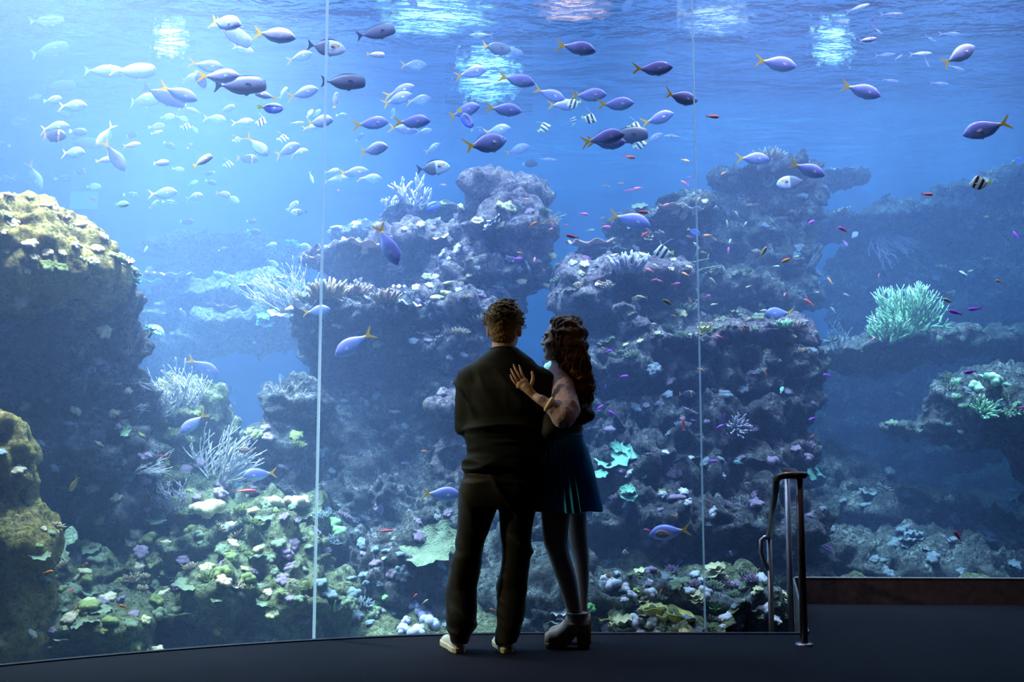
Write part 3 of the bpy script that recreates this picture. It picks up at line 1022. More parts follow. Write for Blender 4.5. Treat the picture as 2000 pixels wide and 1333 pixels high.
# ================================================================= labels that say which one
LANDMARKS = [
    ("the man's head", 985, 640), ("the woman's head", 1110, 665), ("the man's left elbow", 895, 820), ("the man's shoes", 940, 1262),
    ("the man's legs", 890, 1090), ("the woman's skirt", 1165, 925), ("the woman's boots", 1110, 1235), ("the woman's calves", 1150, 1090),
    ("the man's wrapped arm", 1165, 800), ("the handrail top", 1545, 925), ("the handrail foot", 1570, 1240), ("the kerb", 1800, 1130),
    ("the bright seam's top", 632, 60), ("the bright seam's middle", 622, 480), ("the bright seam's foot", 612, 1215),
    ("the thin seam's top", 1349, 60), ("the thin seam's middle", 1356, 500), ("the thin seam's foot", 1378, 1190),
    ("the sunlit boulder's top", 100, 430), ("the boulder's overhang", 235, 560), ("the shaded rock wall", 130, 760), ("the foreground column", 40, 950),
    ("the white soft corals", 380, 860), ("the hazy terrace", 400, 620), ("the rock pillar", 575, 850), ("the overhanging block", 720, 760),
    ("the peach plate ledge", 690, 485), ("the highest ledge", 800, 410), ("the violet coral tower", 970, 430), ("the arched ledge", 1180, 560),
    ("the stacked thin ledges", 1290, 430), ("the dark reef tower", 1480, 450), ("the staghorn coral", 1760, 610), ("the dusky ridge", 1690, 680),
    ("the far pale ridge", 1800, 430), ("the green-tipped spur", 1900, 800), ("the blue slope", 1750, 1030), ("the shadowy reef wall", 1320, 820),
    ("the teal plate corals", 1215, 900), ("the pillowy ledge", 450, 1010), ("the rubble mound", 500, 1130), ("the sea bed corner", 200, 1220),
    ("the lavender bubble corals", 810, 1200), ("the grey disc coral", 840, 1070), ("the yellow cup corals", 1290, 1200),
    ("the diving blue fish", 760, 480), ("the biggest unicornfish", 466, 167), ("the seam-crossing unicornfish", 668, 160), ("the blunt dark fish", 1220, 265),
    ("the mint surface patch", 960, 140), ("the rippled surface", 1230, 60), ("the surface glints", 1620, 90), ("the upper corner", 1900, 40),
    ("the bannerfish trio", 1130, 235), ("the picture edge", 20, 300), ("the sunbeam", 330, 120), ("the open blue water", 1780, 250),
]
REG = []          # (object, base phrase, px, py, fixed label or None)
ORD = ['', 'second', 'third', 'fourth', 'fifth', 'sixth', 'seventh', 'eighth', 'ninth', 'tenth', 'eleventh', 'twelfth', 'thirteenth', 'fourteenth', 'fifteenth']


def where(px, py):
    best = min(LANDMARKS, key=lambda l: (l[1] - px) ** 2 + (l[2] - py) ** 2)
    dx, dy = px - best[1], py - best[2]
    if dx * dx + dy * dy < 26 ** 2:
        return 'beside ' + best[0]
    if abs(dy) > 1.6 * abs(dx):
        return ('above ' if dy < 0 else 'below ') + best[0]
    if abs(dx) > 1.6 * abs(dy):
        return ('left of ' if dx < 0 else 'right of ') + best[0]
    return ('upper' if dy < 0 else 'lower') + (' left of ' if dx < 0 else ' right of ') + best[0]


def finish_labels():
    by = {}
    for r in REG:
        if r[4]:
            r[0]['label'] = r[4]
            continue
        by.setdefault(r[1] + (', ' if r[1][-5:] in ('right', ' left') else ' ') + where(r[2], r[3]), []).append(r)
    for lab, rs in by.items():
        if len(rs) == 1:
            rs[0][0]['label'] = lab
            continue
        wx = max(r[2] for r in rs) - min(r[2] for r in rs)
        wy = max(r[3] for r in rs) - min(r[3] for r in rs)
        horiz = wx >= wy
        rs.sort(key=lambda r: r[2] if horiz else r[3])
        n = len(rs)
        for i, r in enumerate(rs):
            if horiz:
                tail = 'leftmost' if i == 0 else 'rightmost' if i == n - 1 else ORD[min(i, 14)] + ' from left'
            else:
                tail = 'highest' if i == 0 else 'lowest' if i == n - 1 else ORD[min(i, 14)] + ' from top'
            r[0]['label'] = lab + ', ' + tail 


# ================================================================= corals
def mat_coral(name, col, tip=None, scale=40, rough=0.7, bump=0.5, var=0.25):
    t = NT(name)
    co = t.coord('Object')
    n = t.noise(scale * 0.25, 4, 0.6, co)
    v = t.voro(scale, co)
    c = t.ramp(n, [(0.3, tuple(x * (1 - var) for x in col)), (0.7, tuple(min(1, x * (1 + var)) for x in col))])
    c = t.mix(t.ramp(v, [(0.25, 0.0), (0.7, 0.5)]), c, tuple(x * 0.55 for x in col))
    if tip:
        g = t.coord('Generated')
        s = t.n('ShaderNodeSeparateXYZ'); t.l(g, s.inputs[0])
        c = t.mix(t.ramp(s.outputs[2], [(0.4, 0.0), (0.95, 0.9)]), c, tip)
    t.bsdf(c, rough, 0, 0.2, t.bump(t.math('SUBTRACT', 1.0, v), bump, 0.01))
    return t.m


CM = {
    'palegreen': mat_coral('pale_green_coral', (0.36, 0.70, 0.42), (0.75, 1.0, 0.78)),
    'white': mat_coral('white_soft_coral', (0.66, 0.62, 0.70), None, 60, 0.8, 0.3, 0.1),
    'lilac': mat_coral('lilac_coral', (0.46, 0.40, 0.56), (0.75, 0.72, 0.82)),
    'lav': mat_coral('lavender_bubble_coral', (0.55, 0.50, 0.86), None, 70, 0.6, 0.3),
    'tan': mat_coral('tan_coral', (0.42, 0.29, 0.18), (0.80, 0.66, 0.50)),
    'peach': mat_coral('peach_plate_coral', (0.85, 0.48, 0.42), None, 50),
    'pink': mat_coral('pink_coral', (0.95, 0.45, 0.45), None, 40),
    'cream': mat_coral('cream_coral', (0.70, 0.64, 0.38), None, 40),
    'yellow': mat_coral('yellow_cup_coral', (0.85, 0.78, 0.28), None, 50),
    'green': mat_coral('bright_green_coral', (0.35, 0.85, 0.30), None, 60),
    'teal': mat_coral('teal_plate_coral', (0.26, 0.62, 0.50), None, 40),
    'olive': mat_coral('olive_coral', (0.28, 0.32, 0.12), None, 45),
    'greygreen': mat_coral('grey_green_disc_coral', (0.22, 0.27, 0.19), None, 30),
    'brown': mat_coral('brown_stem_coral', (0.52, 0.34, 0.30), None, 50),
    'mauve': mat_coral('mauve_crust_coral', (0.34, 0.23, 0.38), None, 45),
    'slate': mat_coral('slate_blue_coral', (0.24, 0.29, 0.38), None, 45),
}


def g_branch(seed, n0=9, depth=3, spread=0.9, thick=0.045, curve=0.25, flat=1.0):
    """bush of forking branches, about 1 m across and 0.6 high"""
    rnd = random.Random(seed)
    m = MB()

    def grow(p, d, L, r, k):
        pts, rad = [p], [r]
        for i in range(3):
            d = (d + Vector((rnd.uniform(-1, 1), rnd.uniform(-1, 1) * flat, rnd.uniform(-.5, 1))) * curve).normalized()
            p = p + d * L / 3
            pts.append(p)
            rad.append(r * (1 - 0.12 * (i + 1)))
        if k == 0:
            rad[-1] = r * 0.35
        m.tube(pts, rad, 6)
        if k > 0:
            for _ in range(rnd.choice((2, 3))):
                nd = (d + Vector((rnd.uniform(-1, 1), rnd.uniform(-1, 1) * flat, rnd.uniform(-.3, 1))) * 0.75).normalized()
                grow(pts[rnd.choice((2, 3, 3))], nd, L * 0.8, r * 0.72, k - 1)
    for i in range(n0):
        a = 2 * PI * i / n0 + rnd.uniform(-.3, .3)
        e = rnd.uniform(0.15, 1.1)
        d = Vector((math.cos(a) * math.cos(e), math.sin(a) * math.cos(e) * flat, math.sin(e) + .1)).normalized()
        grow(Vector((math.cos(a) * .04, math.sin(a) * .04, -.03)), d, 0.30 * spread, thick, depth)
    return m


def g_fan(seed, n0=7, depth=3, thick=0.014, lean=0.5):
    """soft gorgonian: thin whips that fork and all bend one way, about 1 m tall"""
    rnd = random.Random(seed)
    m = MB()

    def whip(p, d, L, r, k):
        pts, rad = [p], [r]
        n = 5
        for i in range(n):
            d = (d + Vector((lean * 0.22 + rnd.uniform(-.14, .14), rnd.uniform(-.12, .12), rnd.uniform(-.10, .16)))).normalized()
            p = p + d * L / n
            pts.append(p)
            rad.append(r * (1 - 0.10 * (i + 1)))
        m.tube(pts, rad, 5)
        if k > 0:
            for j in (1, 2, 3, 4):
                s = rnd.choice((-1, 1))
                nd = (d + Vector((rnd.uniform(.3, .9) * s, rnd.uniform(-.35, .35), rnd.uniform(0, .5)))).normalized()
                whip(pts[j], nd, L * rnd.uniform(.5, .75), r * .75, k - 1 if j % 2 else 0)
    for i in range(n0):
        a = -1.0 + 2.0 * i / (n0 - 1)
        d = Vector((math.sin(a), rnd.uniform(-.25, .25), math.cos(a))).normalized()
        whip(Vector((0.02 * i, 0, -.02)), d, 0.62 * rnd.uniform(.8, 1.1), thick, depth - 1)
    return m


def g_fingers(seed, n=42, r=0.5, thick=0.045):
    rnd = random.Random(seed)
    m = MB()
    for i in range(n):
        q = math.sqrt((i + .5) / n) * r
        a = i * 2.399 + rnd.uniform(-.3, .3)
        b = Vector((q * math.cos(a) * .55, q * math.sin(a) * .55, -.02))
        d = Vector((q * math.cos(a) * 1.5, q * math.sin(a) * 1.5, .75)).normalized()
        L = rnd.uniform(.28, .46)
        pts = [b, b + d * L * .4, b + d * L * .75 + Vector((rnd.uniform(-.03, .03), rnd.uniform(-.03, .03), 0)), b + d * L]
        m.tube(pts, [thick, thick * .95, thick * .8, thick * .35], 7)
        if i % 3 == 0:
            e = (d + Vector((rnd.uniform(-.8, .8), rnd.uniform(-.8, .8), .2))).normalized()
            m.tube([pts[1], pts[1] + e * L * .3, pts[1] + e * L * .45], [thick * .8, thick * .7, thick * .3], 7)
    return m


def g_plate(seed, tiers=1, bowl=0.12, ruffle=0.10, lobes=5):
    """ruffled plate(s) on a short foot, 1 m across"""
    rnd = random.Random(seed)
    m = MB()
    for t in range(tiers):
        cx, cy = (0, 0) if t == 0 else (rnd.uniform(-.25, .25), rnd.uniform(-.25, .25))
        R = 0.5 if t == 0 else rnd.uniform(.28, .4)
        z0 = 0.16 * t + .06
        nr, na = 9, 44
        ph = rnd.uniform(0, 6)
        tx, ty = rnd.uniform(-.12, .12), rnd.uniform(-.12, .12)
        vs, fs = [], []
        for side in (0, 1):
            for i in range(nr + 1):
                q = i / nr
                for k in range(na):
                    a = 2 * PI * k / na
                    rr = R * q * (1 + .07 * math.sin(lobes * a + ph) + .05 * math.sin(11 * a + 2 * ph) + .03 * math.sin(23 * a))
                    x, y = rr * math.cos(a), rr * math.sin(a)
                    z = z0 + bowl * q * q + ruffle * q ** 3 * math.sin(7 * a + ph) * .5 + .012 * math.sin(30 * q) + tx * x * 1.5 + ty * y * 1.5
                    if side:
                        z -= .030 * (1 - .45 * q)
                        rr *= .99
                    vs.append((cx + x, cy + y, z))
        N = (nr + 1) * na
        for side in (0, 1):
            for i in range(nr):
                for k in range(na):
                    k2 = (k + 1) % na
                    q = (i * na + k, i * na + k2, (i + 1) * na + k2, (i + 1) * na + k)
                    fs.append(tuple(j + side * N for j in (q if side else q[::-1])))
        for k in range(na):
            k2 = (k + 1) % na
            fs.append((nr * na + k, nr * na + k2, N + nr * na + k2, N + nr * na + k))
        m.add(vs, fs)
        m.lathe([(.09, -.12 if t == 0 else z0 - .2), (.07, z0 * .4), (.12, z0)], 12, (cx, cy, 0))
    return m


def g_knobs(seed, n=16, r0=0.2, h=0.05, flat=0.6):
    """cluster of rounded lobes grown into each other"""
    rnd = random.Random(seed)
    cs = []
    for i in range(n):
        q = math.sqrt((i + .3) / n) * .36
        a = i * 2.399
        rr = r0 * rnd.uniform(.6, 1.0)
        cs.append((np.array((q * math.cos(a), q * math.sin(a), .12 * rnd.random() + flat * .18 * (1 - q / .36))), rr * .8))

    def fn(p):
        d = None
        for c, r in cs:
            e = np.sqrt(((p - c) ** 2).sum(-1)) - r
            d = e if d is None else smin(d, e, .04)
        return d
    v, f = surface_nets(fn, (-.62, -.62, -.25), (.62, .62, .55), h)
    nn = vnormals(v, f)
    v = v + nn * (0.012 * vnoise(v, 22, seed))[:, None]
    return v, f


def g_cup(seed):
    """shallow flaring bowl leaning over, 1 m across"""
    rnd = random.Random(seed)
    m = MB()
    nr, na = 8, 40
    ph = rnd.uniform(0, 6)
    vs, fs = [], []
    for side in (0, 1):
        for i in range(nr + 1):
            q = i / nr
            for k in range(na):
                a = 2 * PI * k / na
                rr = .5 * (q ** .7) * (1 + .10 * math.sin(3 * a + ph) + .04 * math.sin(8 * a))
                z = .34 * q ** 1.6 + .03 * math.sin(5 * a + ph) * q - (0.035 if side else 0)
                vs.append((rr * math.cos(a), rr * math.sin(a), z))
    N = (nr + 1) * na
    for side in (0, 1):
        for i in range(nr):
            for k in range(na):
                k2 = (k + 1) % na
                q = (i * na + k, i * na + k2, (i + 1) * na + k2, (i + 1) * na + k)
                fs.append(tuple(j + side * N for j in (q if side else q[::-1])))
    for k in range(na):
        k2 = (k + 1) % na
        fs.append((nr * na + k, nr * na + k2, N + nr * na + k2, N + nr * na + k))
    m.add(vs, fs)
    m.lathe([(.10, -.22), (.06, -.08), (.10, .0)], 12)
    return m


SHAPES = {}
def shape(kind, variant, color):
    key = (kind, variant, color)
    if key in SHAPES:
        return SHAPES[key]
    base = (kind, variant, None)
    if base not in SHAPES:
        if kind == 'stag': g = g_branch(10 + variant, 20, 3, .86, .030, .22)
        elif kind == 'bush': g = g_branch(40 + variant, 8, 2, .95, .055, .3)
        elif kind == 'fan': g = g_fan(60 + variant, 9, 3, .017)
        elif kind == 'stems': g = g_fan(80 + variant, 5, 2, .016, .25)
        elif kind == 'fingers': g = g_fingers(20 + variant)
        elif kind == 'plate': g = g_plate(30 + variant, 1)
        elif kind == 'tiers': g = g_plate(36 + variant, 3)
        elif kind == 'cup': g = g_cup(50 + variant)
        elif kind == 'knobs': g = g_knobs(70 + variant)
        elif kind == 'bubbles': g = g_knobs(90 + variant, 7, .30, .05, 1.0)
        if isinstance(g, MB):
            o = mesh_obj('proto', g.v, g.f)
        else:
            o = mesh_obj('proto', g[0], g[1])
        me = o.data
        bpy.data.objects.remove(o)
        SHAPES[base] = me
    me = SHAPES[base].copy()
    me.name = kind
    me.materials.append(CM[color])
    SHAPES[key] = me
    return me


CNAME = {'stag': 'staghorn_coral', 'bush': 'branching_coral', 'fan': 'soft_coral', 'stems': 'soft_coral', 'fingers': 'finger_coral', 'plate': 'plate_coral',
         'tiers': 'plate_coral', 'cup': 'cup_coral', 'knobs': 'knobbly_coral', 'bubbles': 'bubble_coral'}
RNDC = random.Random(5)


def plant(kind, color, px, py, size, label=None, base=None, variant=0, spin=None, up=0.5, squash=1.0, sink=0.0, group=None, tilt=None):
    """a coral colony of the given width in pixels, rooted on the reef surface seen at the pixel"""
    hit = pick(px, py)
    if hit is None:
        return None
    loc, nrm, ob = hit
    s = size * loc.y / FPX
    u = (nrm * (1 - up) + Vector((0, 0, 1)) * up).normalized()
    if tilt:
        u = Vector(tilt).normalized()
    q = u.to_track_quat('Z', 'Y')
    sp = RNDC.uniform(0, 6.28) if spin is None else spin
    o = bpy.data.objects.new(CNAME[kind], shape(kind, variant, color))
    link(o)
    o.location = loc - u * (s * sink)
    o.rotation_mode = 'QUATERNION'
    from mathutils import Quaternion
    o.rotation_quaternion = q @ Quaternion((0, 0, 1), sp)
    o.scale = (s, s, s * squash)
    if group and ob.parent is not None:
        o.parent = ob.parent             # crust growing on a rock is a part of that reef
        return o
    o['category'] = 'coral'
    if group: o['group'] = group
    REG.append((o, base, px, py, label))
    return o


P = plant
P('stag', 'palegreen', 1770, 660, 125, 'big pale green staghorn coral glowing in the dark blue water', up=1, squash=1.25, sink=-.05)
P('stag', 'palegreen', 1735, 672, 90, 'smaller staghorn coral tucked under the big pale green one', up=1, variant=1, sink=-.02)
P('knobs', 'greygreen', 1822, 672, 46, 'smooth pale green dome coral beside the big staghorn coral', up=1, squash=1.5)
P('bush', 'lilac', 805, 412, 100, 'pale lilac branching coral on the highest thin ledge', up=1, squash=1.2)
P('bush', 'lilac', 770, 418, 60, 'low pale branching coral at the outer end of the highest ledge', up=1, variant=1)
P('fingers', 'lilac', 1228, 532, 82, 'lavender finger coral with thick upright fingers on the arched ledge', up=1, squash=1.3)
P('plate', 'peach', 1155, 495, 95, 'flat pink plate coral jutting out beside the thin stacked ledges', up=1, sink=-.1)
P('plate', 'peach', 660, 492, 76, 'peach plate coral spreading over the outer end of the middle ledge', up=.9)
P('plate', 'peach', 712, 486, 86, 'wide peach plate coral on the middle ledge below the diving fish tail', up=.9, variant=1)
P('plate', 'peach', 622, 508, 46, 'small peach plate coral right at the bright seam', up=.9, variant=2)
P('fingers', 'tan', 640, 582, 90, 'beige finger coral on the corner of the overhanging block', up=1, squash=1.1)
P('fingers', 'tan', 596, 592, 60, 'small beige finger coral at the block corner next to the seam', up=1, variant=1)
P('knobs', 'white', 572, 606, 34, 'white knobbly coral on the very corner of the overhanging block', up=.7)
P('knobs', 'cream', 662, 590, 26, 'cream lump coral between beige fingers and brown tufts', up=.7)
P('fingers', 'brown', 700, 575, 60, 'brown tufted coral on the overhanging block top', up=1, variant=2)
P('fingers', 'brown', 752, 590, 66, 'brown tufted coral beside the pink crust on the overhanging block', up=1, variant=3)
P('plate', 'pink', 757, 572, 34, 'small salmon pink plate on top of the overhanging block', up=.8)
P('fan', 'white', 568, 610, 108, 'tall white lacy fan coral leaning at the pillar near the seam', up=1, spin=.1, squash=1.1)
P('fan', 'white', 338, 812, 120, 'bushy white soft coral crowning the green mound', up=1, spin=.3)
P('fan', 'white', 300, 822, 80, 'white soft coral on the mound shoulder nearest the shaded wall', up=1, spin=2.6, variant=1)
P('fan', 'white', 376, 800, 90, 'white soft coral at the mound summit under the swimming fish', up=1, spin=.2, variant=2)
P('fan', 'white', 420, 945, 130, 'large white whip coral standing out against the blue gap', up=1, spin=2.9, squash=1.05, variant=1)
P('fan', 'white', 262, 925, 80, 'white drooping whip coral on the shaded wall foot', spin=.1, variant=2, tilt=(.9, -.2, .2))
P('stems', 'tan', 300, 925, 66, 'tan feathery whip coral above the drooping white one', up=1, spin=.2)
P('fan', 'lilac', 345, 1000, 70, 'small pale whip coral below the mound', up=1, spin=.0, variant=3)
P('stems', 'lilac', 262, 745, 52, 'curled pale whip coral hanging off the shaded wall edge', spin=0, tilt=(.9, -.1, -.3))
P('stems', 'lilac', 258, 800, 46, 'lower curled whip coral on the shaded wall edge', spin=0, tilt=(.9, -.1, .1), variant=1)
P('stems', 'brown', 256, 690, 70, 'brown stemmed soft coral beside the boulder, reaching up', spin=0, tilt=(.3, -.1, 1), variant=2)
P('plate', 'yellow', 262, 752, 26, 'tiny yellow shelf coral on the shaded wall edge', up=.8)
P('plate', 'palegreen', 246, 842, 24, 'pale green oval plate on the shaded wall', up=.2)
P('stems', 'tan', 560, 805, 74, 'tan branching soft coral on top of the rock pillar', up=1, spin=2.8, squash=1.1)
P('fan', 'lilac', 1716, 452, 92, 'white drooping soft coral with long arms over the dark cave', tilt=(.2, -.3, -1), spin=.5)
P('stems', 'slate', 1575, 528, 64, 'thin bare-stemmed soft coral on the dark tower edge', tilt=(.6, -.1, .9), spin=0)
P('stems', 'slate', 1640, 690, 76, 'pale blue upright whip coral on the dusky ridge', up=1, spin=.3, squash=1.2, variant=1)
P('stems', 'tan', 1055, 440, 60, 'tan thin-stemmed soft coral at the tower side', tilt=(.9, -.1, .4), spin=0, variant=2)
P('bubbles', 'green', 650, 1028, 40, 'bright green lumpy coral near the bright seam', up=.4)
P('bubbles', 'green', 662, 1040, 30, 'smaller bright green lump just below the other', up=.4, variant=1)
P('knobs', 'green', 736, 1180, 20, 'small round green coral, lower of the pair near the man', up=.4)
P('knobs', 'green', 753, 1168, 18, 'small round green coral, upper of the pair near the man', up=.4)
P('plate', 'greygreen', 835, 1076, 100, 'broad grey-green disc coral tilted toward the window', tilt=(.0, -.75, .65))
P('plate', 'greygreen', 868, 1060, 80, 'second grey-green disc coral partly hidden by the man\'s trousers', tilt=(.1, -.7, .7), variant=1)
P('plate', 'teal', 1198, 905, 70, 'ragged teal plate coral, nearest the pleated skirt', tilt=(-.1, -.6, .8))
P('plate', 'teal', 1238, 885, 58, 'rounded grey-teal plate coral with ridged rings', tilt=(.1, -.7, .7), variant=1)
P('plate', 'teal', 1212, 876, 40, 'teal plate coral behind the ragged one', tilt=(-.1, -.6, .8), variant=2)
P('plate', 'teal', 1172, 930, 30, 'pale small plate coral touching the skirt hem outline', tilt=(-.1, -.6, .8), variant=1)
P('tiers', 'teal', 1227, 970, 34, 'bright turquoise plate coral below the ragged teal plates', tilt=(0, -.6, .8))
P('plate', 'olive', 1300, 968, 34, 'olive and cream leaf coral right of the turquoise one', tilt=(.1, -.6, .8))
P('cup', 'teal', 1255, 933, 16, 'tiny green cup coral between the teal plates and olive leaf', tilt=(0, -.6, .8))
P('plate', 'teal', 1293, 932, 24, 'heart-shaped teal plate coral on the reef wall', tilt=(0, -.8, .6), variant=2)
P('tiers', 'greygreen', 1212, 772, 44, 'grey-green frilly coral beside the woman\'s hair ends', tilt=(0, -.6, .8), variant=1)
P('fingers', 'lilac', 1440, 836, 50, 'pale mauve flower-shaped coral on the dark reef wall', tilt=(0, -.9, .3), variant=1)
P('knobs', 'slate', 1475, 833, 18, 'small dull coral next to the mauve flower-shaped one', tilt=(0, -.9, .3))
P('knobs', 'white', 1192, 600, 34, 'bright white coral knob at the corner of the arch', up=.4)
P('knobs', 'yellow', 868, 575, 28, 'yellow-green knobbly coral near the man\'s head', up=.5)
P('knobs', 'palegreen', 975, 552, 24, 'mint green coral tuft above the man\'s head', up=.5, variant=1)
P('tiers', 'palegreen', 1034, 580, 30, 'turquoise leafy coral hanging on the tower edge', tilt=(.5, -.6, .5))
P('knobs', 'palegreen', 1072, 715, 26, 'mint green coral seen between the two visitors', up=.4)
P('plate', 'cream', 1205, 1205, 34, 'round cream plate coral with darker ring behind the boot', tilt=(-.1, -.9, .3))
P('plate', 'yellow', 1180, 1208, 44, 'frilly yellow leaf coral next to the round cream plate', tilt=(0, -.4, .9), variant=1)
P('tiers', 'yellow', 1252, 1175, 44, 'upper yellow plate coral with a notch on the rubble bank', up=.9)
P('cup', 'yellow', 1278, 1202, 50, 'flaring yellow cup coral in the middle of the rubble bank', up=.9)
P('cup', 'yellow', 1322, 1215, 58, 'largest yellow cup coral, lip pointing toward the thin seam', tilt=(.3, -.2, 1), variant=1)
P('cup', 'yellow', 1300, 1212, 34, 'small yellow cup coral between the two larger cups', up=.9, variant=2)
P('tiers', 'cream', 1215, 1232, 50, 'cluster of cream leaf corals at the floor edge', up=.9, variant=2)
P('plate', 'yellow', 1270, 1226, 24, 'low yellow crust coral at the foot of the cups', up=.9)
P('plate', 'green', 1397, 1193, 28, 'wavy bright green coral just beside the thin seam', up=.9)
P('plate', 'green', 1482, 1208, 20, 'bright green coral strip near the far handrail post', up=.9, variant=1)
P('plate', 'green', 1485, 1234, 22, 'bright green coral low at the floor edge by the railing', up=.9, variant=2)
P('knobs', 'green', 1148, 1188, 32, 'green coral lump peeping out behind the woman\'s ankle', up=.5, variant=1)
P('bubbles', 'lav', 805, 1187, 36, 'round lavender coral ball, topmost of its cluster', up=.5)
P('bubbles', 'lav', 825, 1204, 46, 'wide lavender coral ball beside the man\'s trouser leg', up=.5, variant=1)
P('bubbles', 'lav', 840, 1222, 44, 'lavender coral ball nearest the man\'s shoe', up=.5, variant=2)
P('bubbles', 'lav', 795, 1215, 26, 'small lavender coral ball in the cluster\'s middle', up=.5, variant=3)
P('bubbles', 'lav', 787, 1232, 32, 'lavender coral ball at the cluster\'s outer end', up=.5)
P('bubbles', 'lav', 815, 1238, 40, 'lavender coral ball resting on the floor edge line', up=.5, variant=1)
P('bubbles', 'lilac', 784, 1128, 26, 'grey-lilac coral ball above the lavender cluster', up=.5)
P('knobs', 'mauve', 800, 1118, 30, 'dusky mauve coral mound above the grey-lilac ball', up=.5)
P('tiers', 'white', 1098, 1218, 56, 'big white layered coral right behind the ankle boot fringe', up=.8)
P('tiers', 'teal', 1592, 922, 46, 'green leafy plate coral right beside the handrail top', tilt=(.3, -.8, .4))
P('fingers', 'palegreen', 1922, 802, 66, 'star-shaped glowing green coral on the spur', tilt=(0, -.8, .6))
P('bush', 'palegreen', 1975, 812, 40, 'green branching coral at the spur near the picture edge', tilt=(0, -.8, .6))
P('bubbles', 'palegreen', 1938, 742, 40, 'pale green lobed coral at the top of the spur', up=.4)
P('bubbles', 'palegreen', 1905, 758, 32, 'cluster of pale green lobes lower on the spur', up=.4, variant=1)
P('bubbles', 'palegreen', 1916, 738, 16, 'single small pale green lobe on the spur crest', up=.4, variant=2)
P('knobs', 'white', 1876, 843, 16, 'tiny bright white coral at the spur\'s lower ridge', up=.5)
P('plate', 'slate', 1745, 1055, 50, 'pale flat coral plate lying on the blue slope', up=.4)
P('plate', 'slate', 1768, 1066, 18, 'very small pale plate next to the flat one on the slope', up=.4, variant=1)
P('knobs', 'cream', 121, 496, 22, 'whitish coral tuft on the boulder\'s lower rim', up=.3)
P('knobs', 'cream', 161, 506, 16, 'small whitish coral button on the boulder\'s rim', up=.3, variant=1)
P('knobs', 'cream', 183, 512, 28, 'widest whitish coral tuft on the boulder\'s rim', up=.3, variant=2)
P('tiers', 'tan', 245, 513, 24, 'orange-tipped coral at the boulder\'s outermost corner', up=.3)
P('knobs', 'brown', 96, 404, 20, 'dark little coral bump on the boulder top', up=.9)
P('knobs', 'pink', 40, 590, 34, 'rusty red coral crust on the shaded rock', up=.1)
P('knobs', 'olive', 176, 1188, 54, 'mossy green cushion coral on the sea bed', up=.8)
P('knobs', 'olive', 112, 1125, 32, 'small olive cushion coral beside the foreground column', up=.8, variant=1)
P('plate', 'pink', 362, 1137, 28, 'salmon pink plate coral amid the green rubble', up=.5)
P('plate', 'mauve', 340, 1122, 56, 'grey-mauve ribbed plate coral behind the salmon one', tilt=(0, -.5, .8), variant=1)
P('knobs', 'white', 448, 1032, 46, 'frosted whitish-pink coral clump on the rubble mound', up=.7)
P('plate', 'white', 458, 1146, 28, 'white ruffled coral scrap on the rubble mound', up=.7)
P('plate', 'greygreen', 426, 1165, 30, 'grey patterned disc coral on the rubble mound', tilt=(0, -.8, .5), variant=2)
P('bubbles', 'peach', 469, 1162, 22, 'pale peach coral ball on the rubble mound', up=.6)
P('knobs', 'cream', 405, 1000, 86, 'large pale yellow pillowy coral on the bright ledge', up=.9)
P('knobs', 'cream', 495, 1002, 36, 'pale yellow coral lobe at the ledge\'s inner end', up=.9, variant=1)
P('knobs', 'cream', 532, 985, 56, 'pale lumpy coral between the ledge and the seam', up=.9, variant=2)
P('knobs', 'tan', 580, 985, 60, 'tan lumpy coral touching the bright seam', up=.9, variant=3)
P('plate', 'pink', 378, 535, 52, 'hazy pink coral plate high on the terrace', up=.9)
P('plate', 'pink', 436, 605, 60, 'hazy pink coral patch in the terrace\'s middle', up=.9, variant=1)
P('plate', 'pink', 300, 538, 36, 'faint rosy coral plate behind the boulder corner', up=.9, variant=2)
P('plate', 'cream', 345, 545, 56, 'pale hazy plate coral beside the pink one', up=.9, variant=2)
P('plate', 'teal', 290, 566, 66, 'glowing turquoise plate coral beside the boulder', up=.9)
P('plate', 'greygreen', 1842, 358, 42, 'pale green plate coral on the far ridge', up=.8)
P('fingers', 'tan', 1858, 382, 38, 'tan bumpy coral under the bannerfish on the far ridge', up=.9)
P('fingers', 'brown', 1420, 365, 60, 'brown tufted coral on the dark tower\'s top', up=1)
P('bush', 'palegreen', 1465, 355, 50, 'green branching coral on the dark tower\'s top', up=1)
P('bush', 'palegreen', 1500, 365, 40, 'second green branching coral by the orange-striped fish', up=1, variant=1)
P('fingers', 'tan', 1500, 318, 70, 'tan tufted coral crowning the dark tower', up=1, variant=2)
P('plate', 'white', 1355, 415, 50, 'whitish table coral crossing the thin seam', up=1)
P('plate', 'tan', 1312, 412, 60, 'tan table coral beside the whitish one', up=1, variant=1)
P('plate', 'white', 1648, 335, 40, 'white frosted coral plate alone in the blue', up=1)
P('fingers', 'tan', 930, 630, 46, 'pinkish tan finger coral near the man\'s ear', up=.8, variant=2)
P('fingers', 'tan', 900, 655, 40, 'pale tan finger coral on the buttress', up=.8, variant=3)
P('knobs', 'white', 905, 695, 22, 'white coral knob just off the man\'s shoulder', up=.6)
P('knobs', 'white', 878, 700, 20, 'small white coral knob low on the buttress', up=.6, variant=1)
P('plate', 'lilac', 800, 600, 50, 'pale pink-white crust coral on the buttress crest', up=.8, variant=2)
P('fingers', 'greygreen', 1338, 612, 56, 'grey-green tufted coral beside the thin seam', up=1, variant=1)
P('fingers', 'palegreen', 1530, 640, 44, 'green-speckled tufted coral at the ridge end', up=1, variant=2)
P('fingers', 'brown', 1555, 642, 44, 'brown tufted coral at the ridge end', up=1, variant=3)
P('tiers', 'yellow', 1370, 655, 34, 'yellowish leafy coral where ridge meets thin seam', up=.9)
P('knobs', 'palegreen', 1346, 656, 14, 'tiny mint coral on the ridge by the thin seam', up=.9)
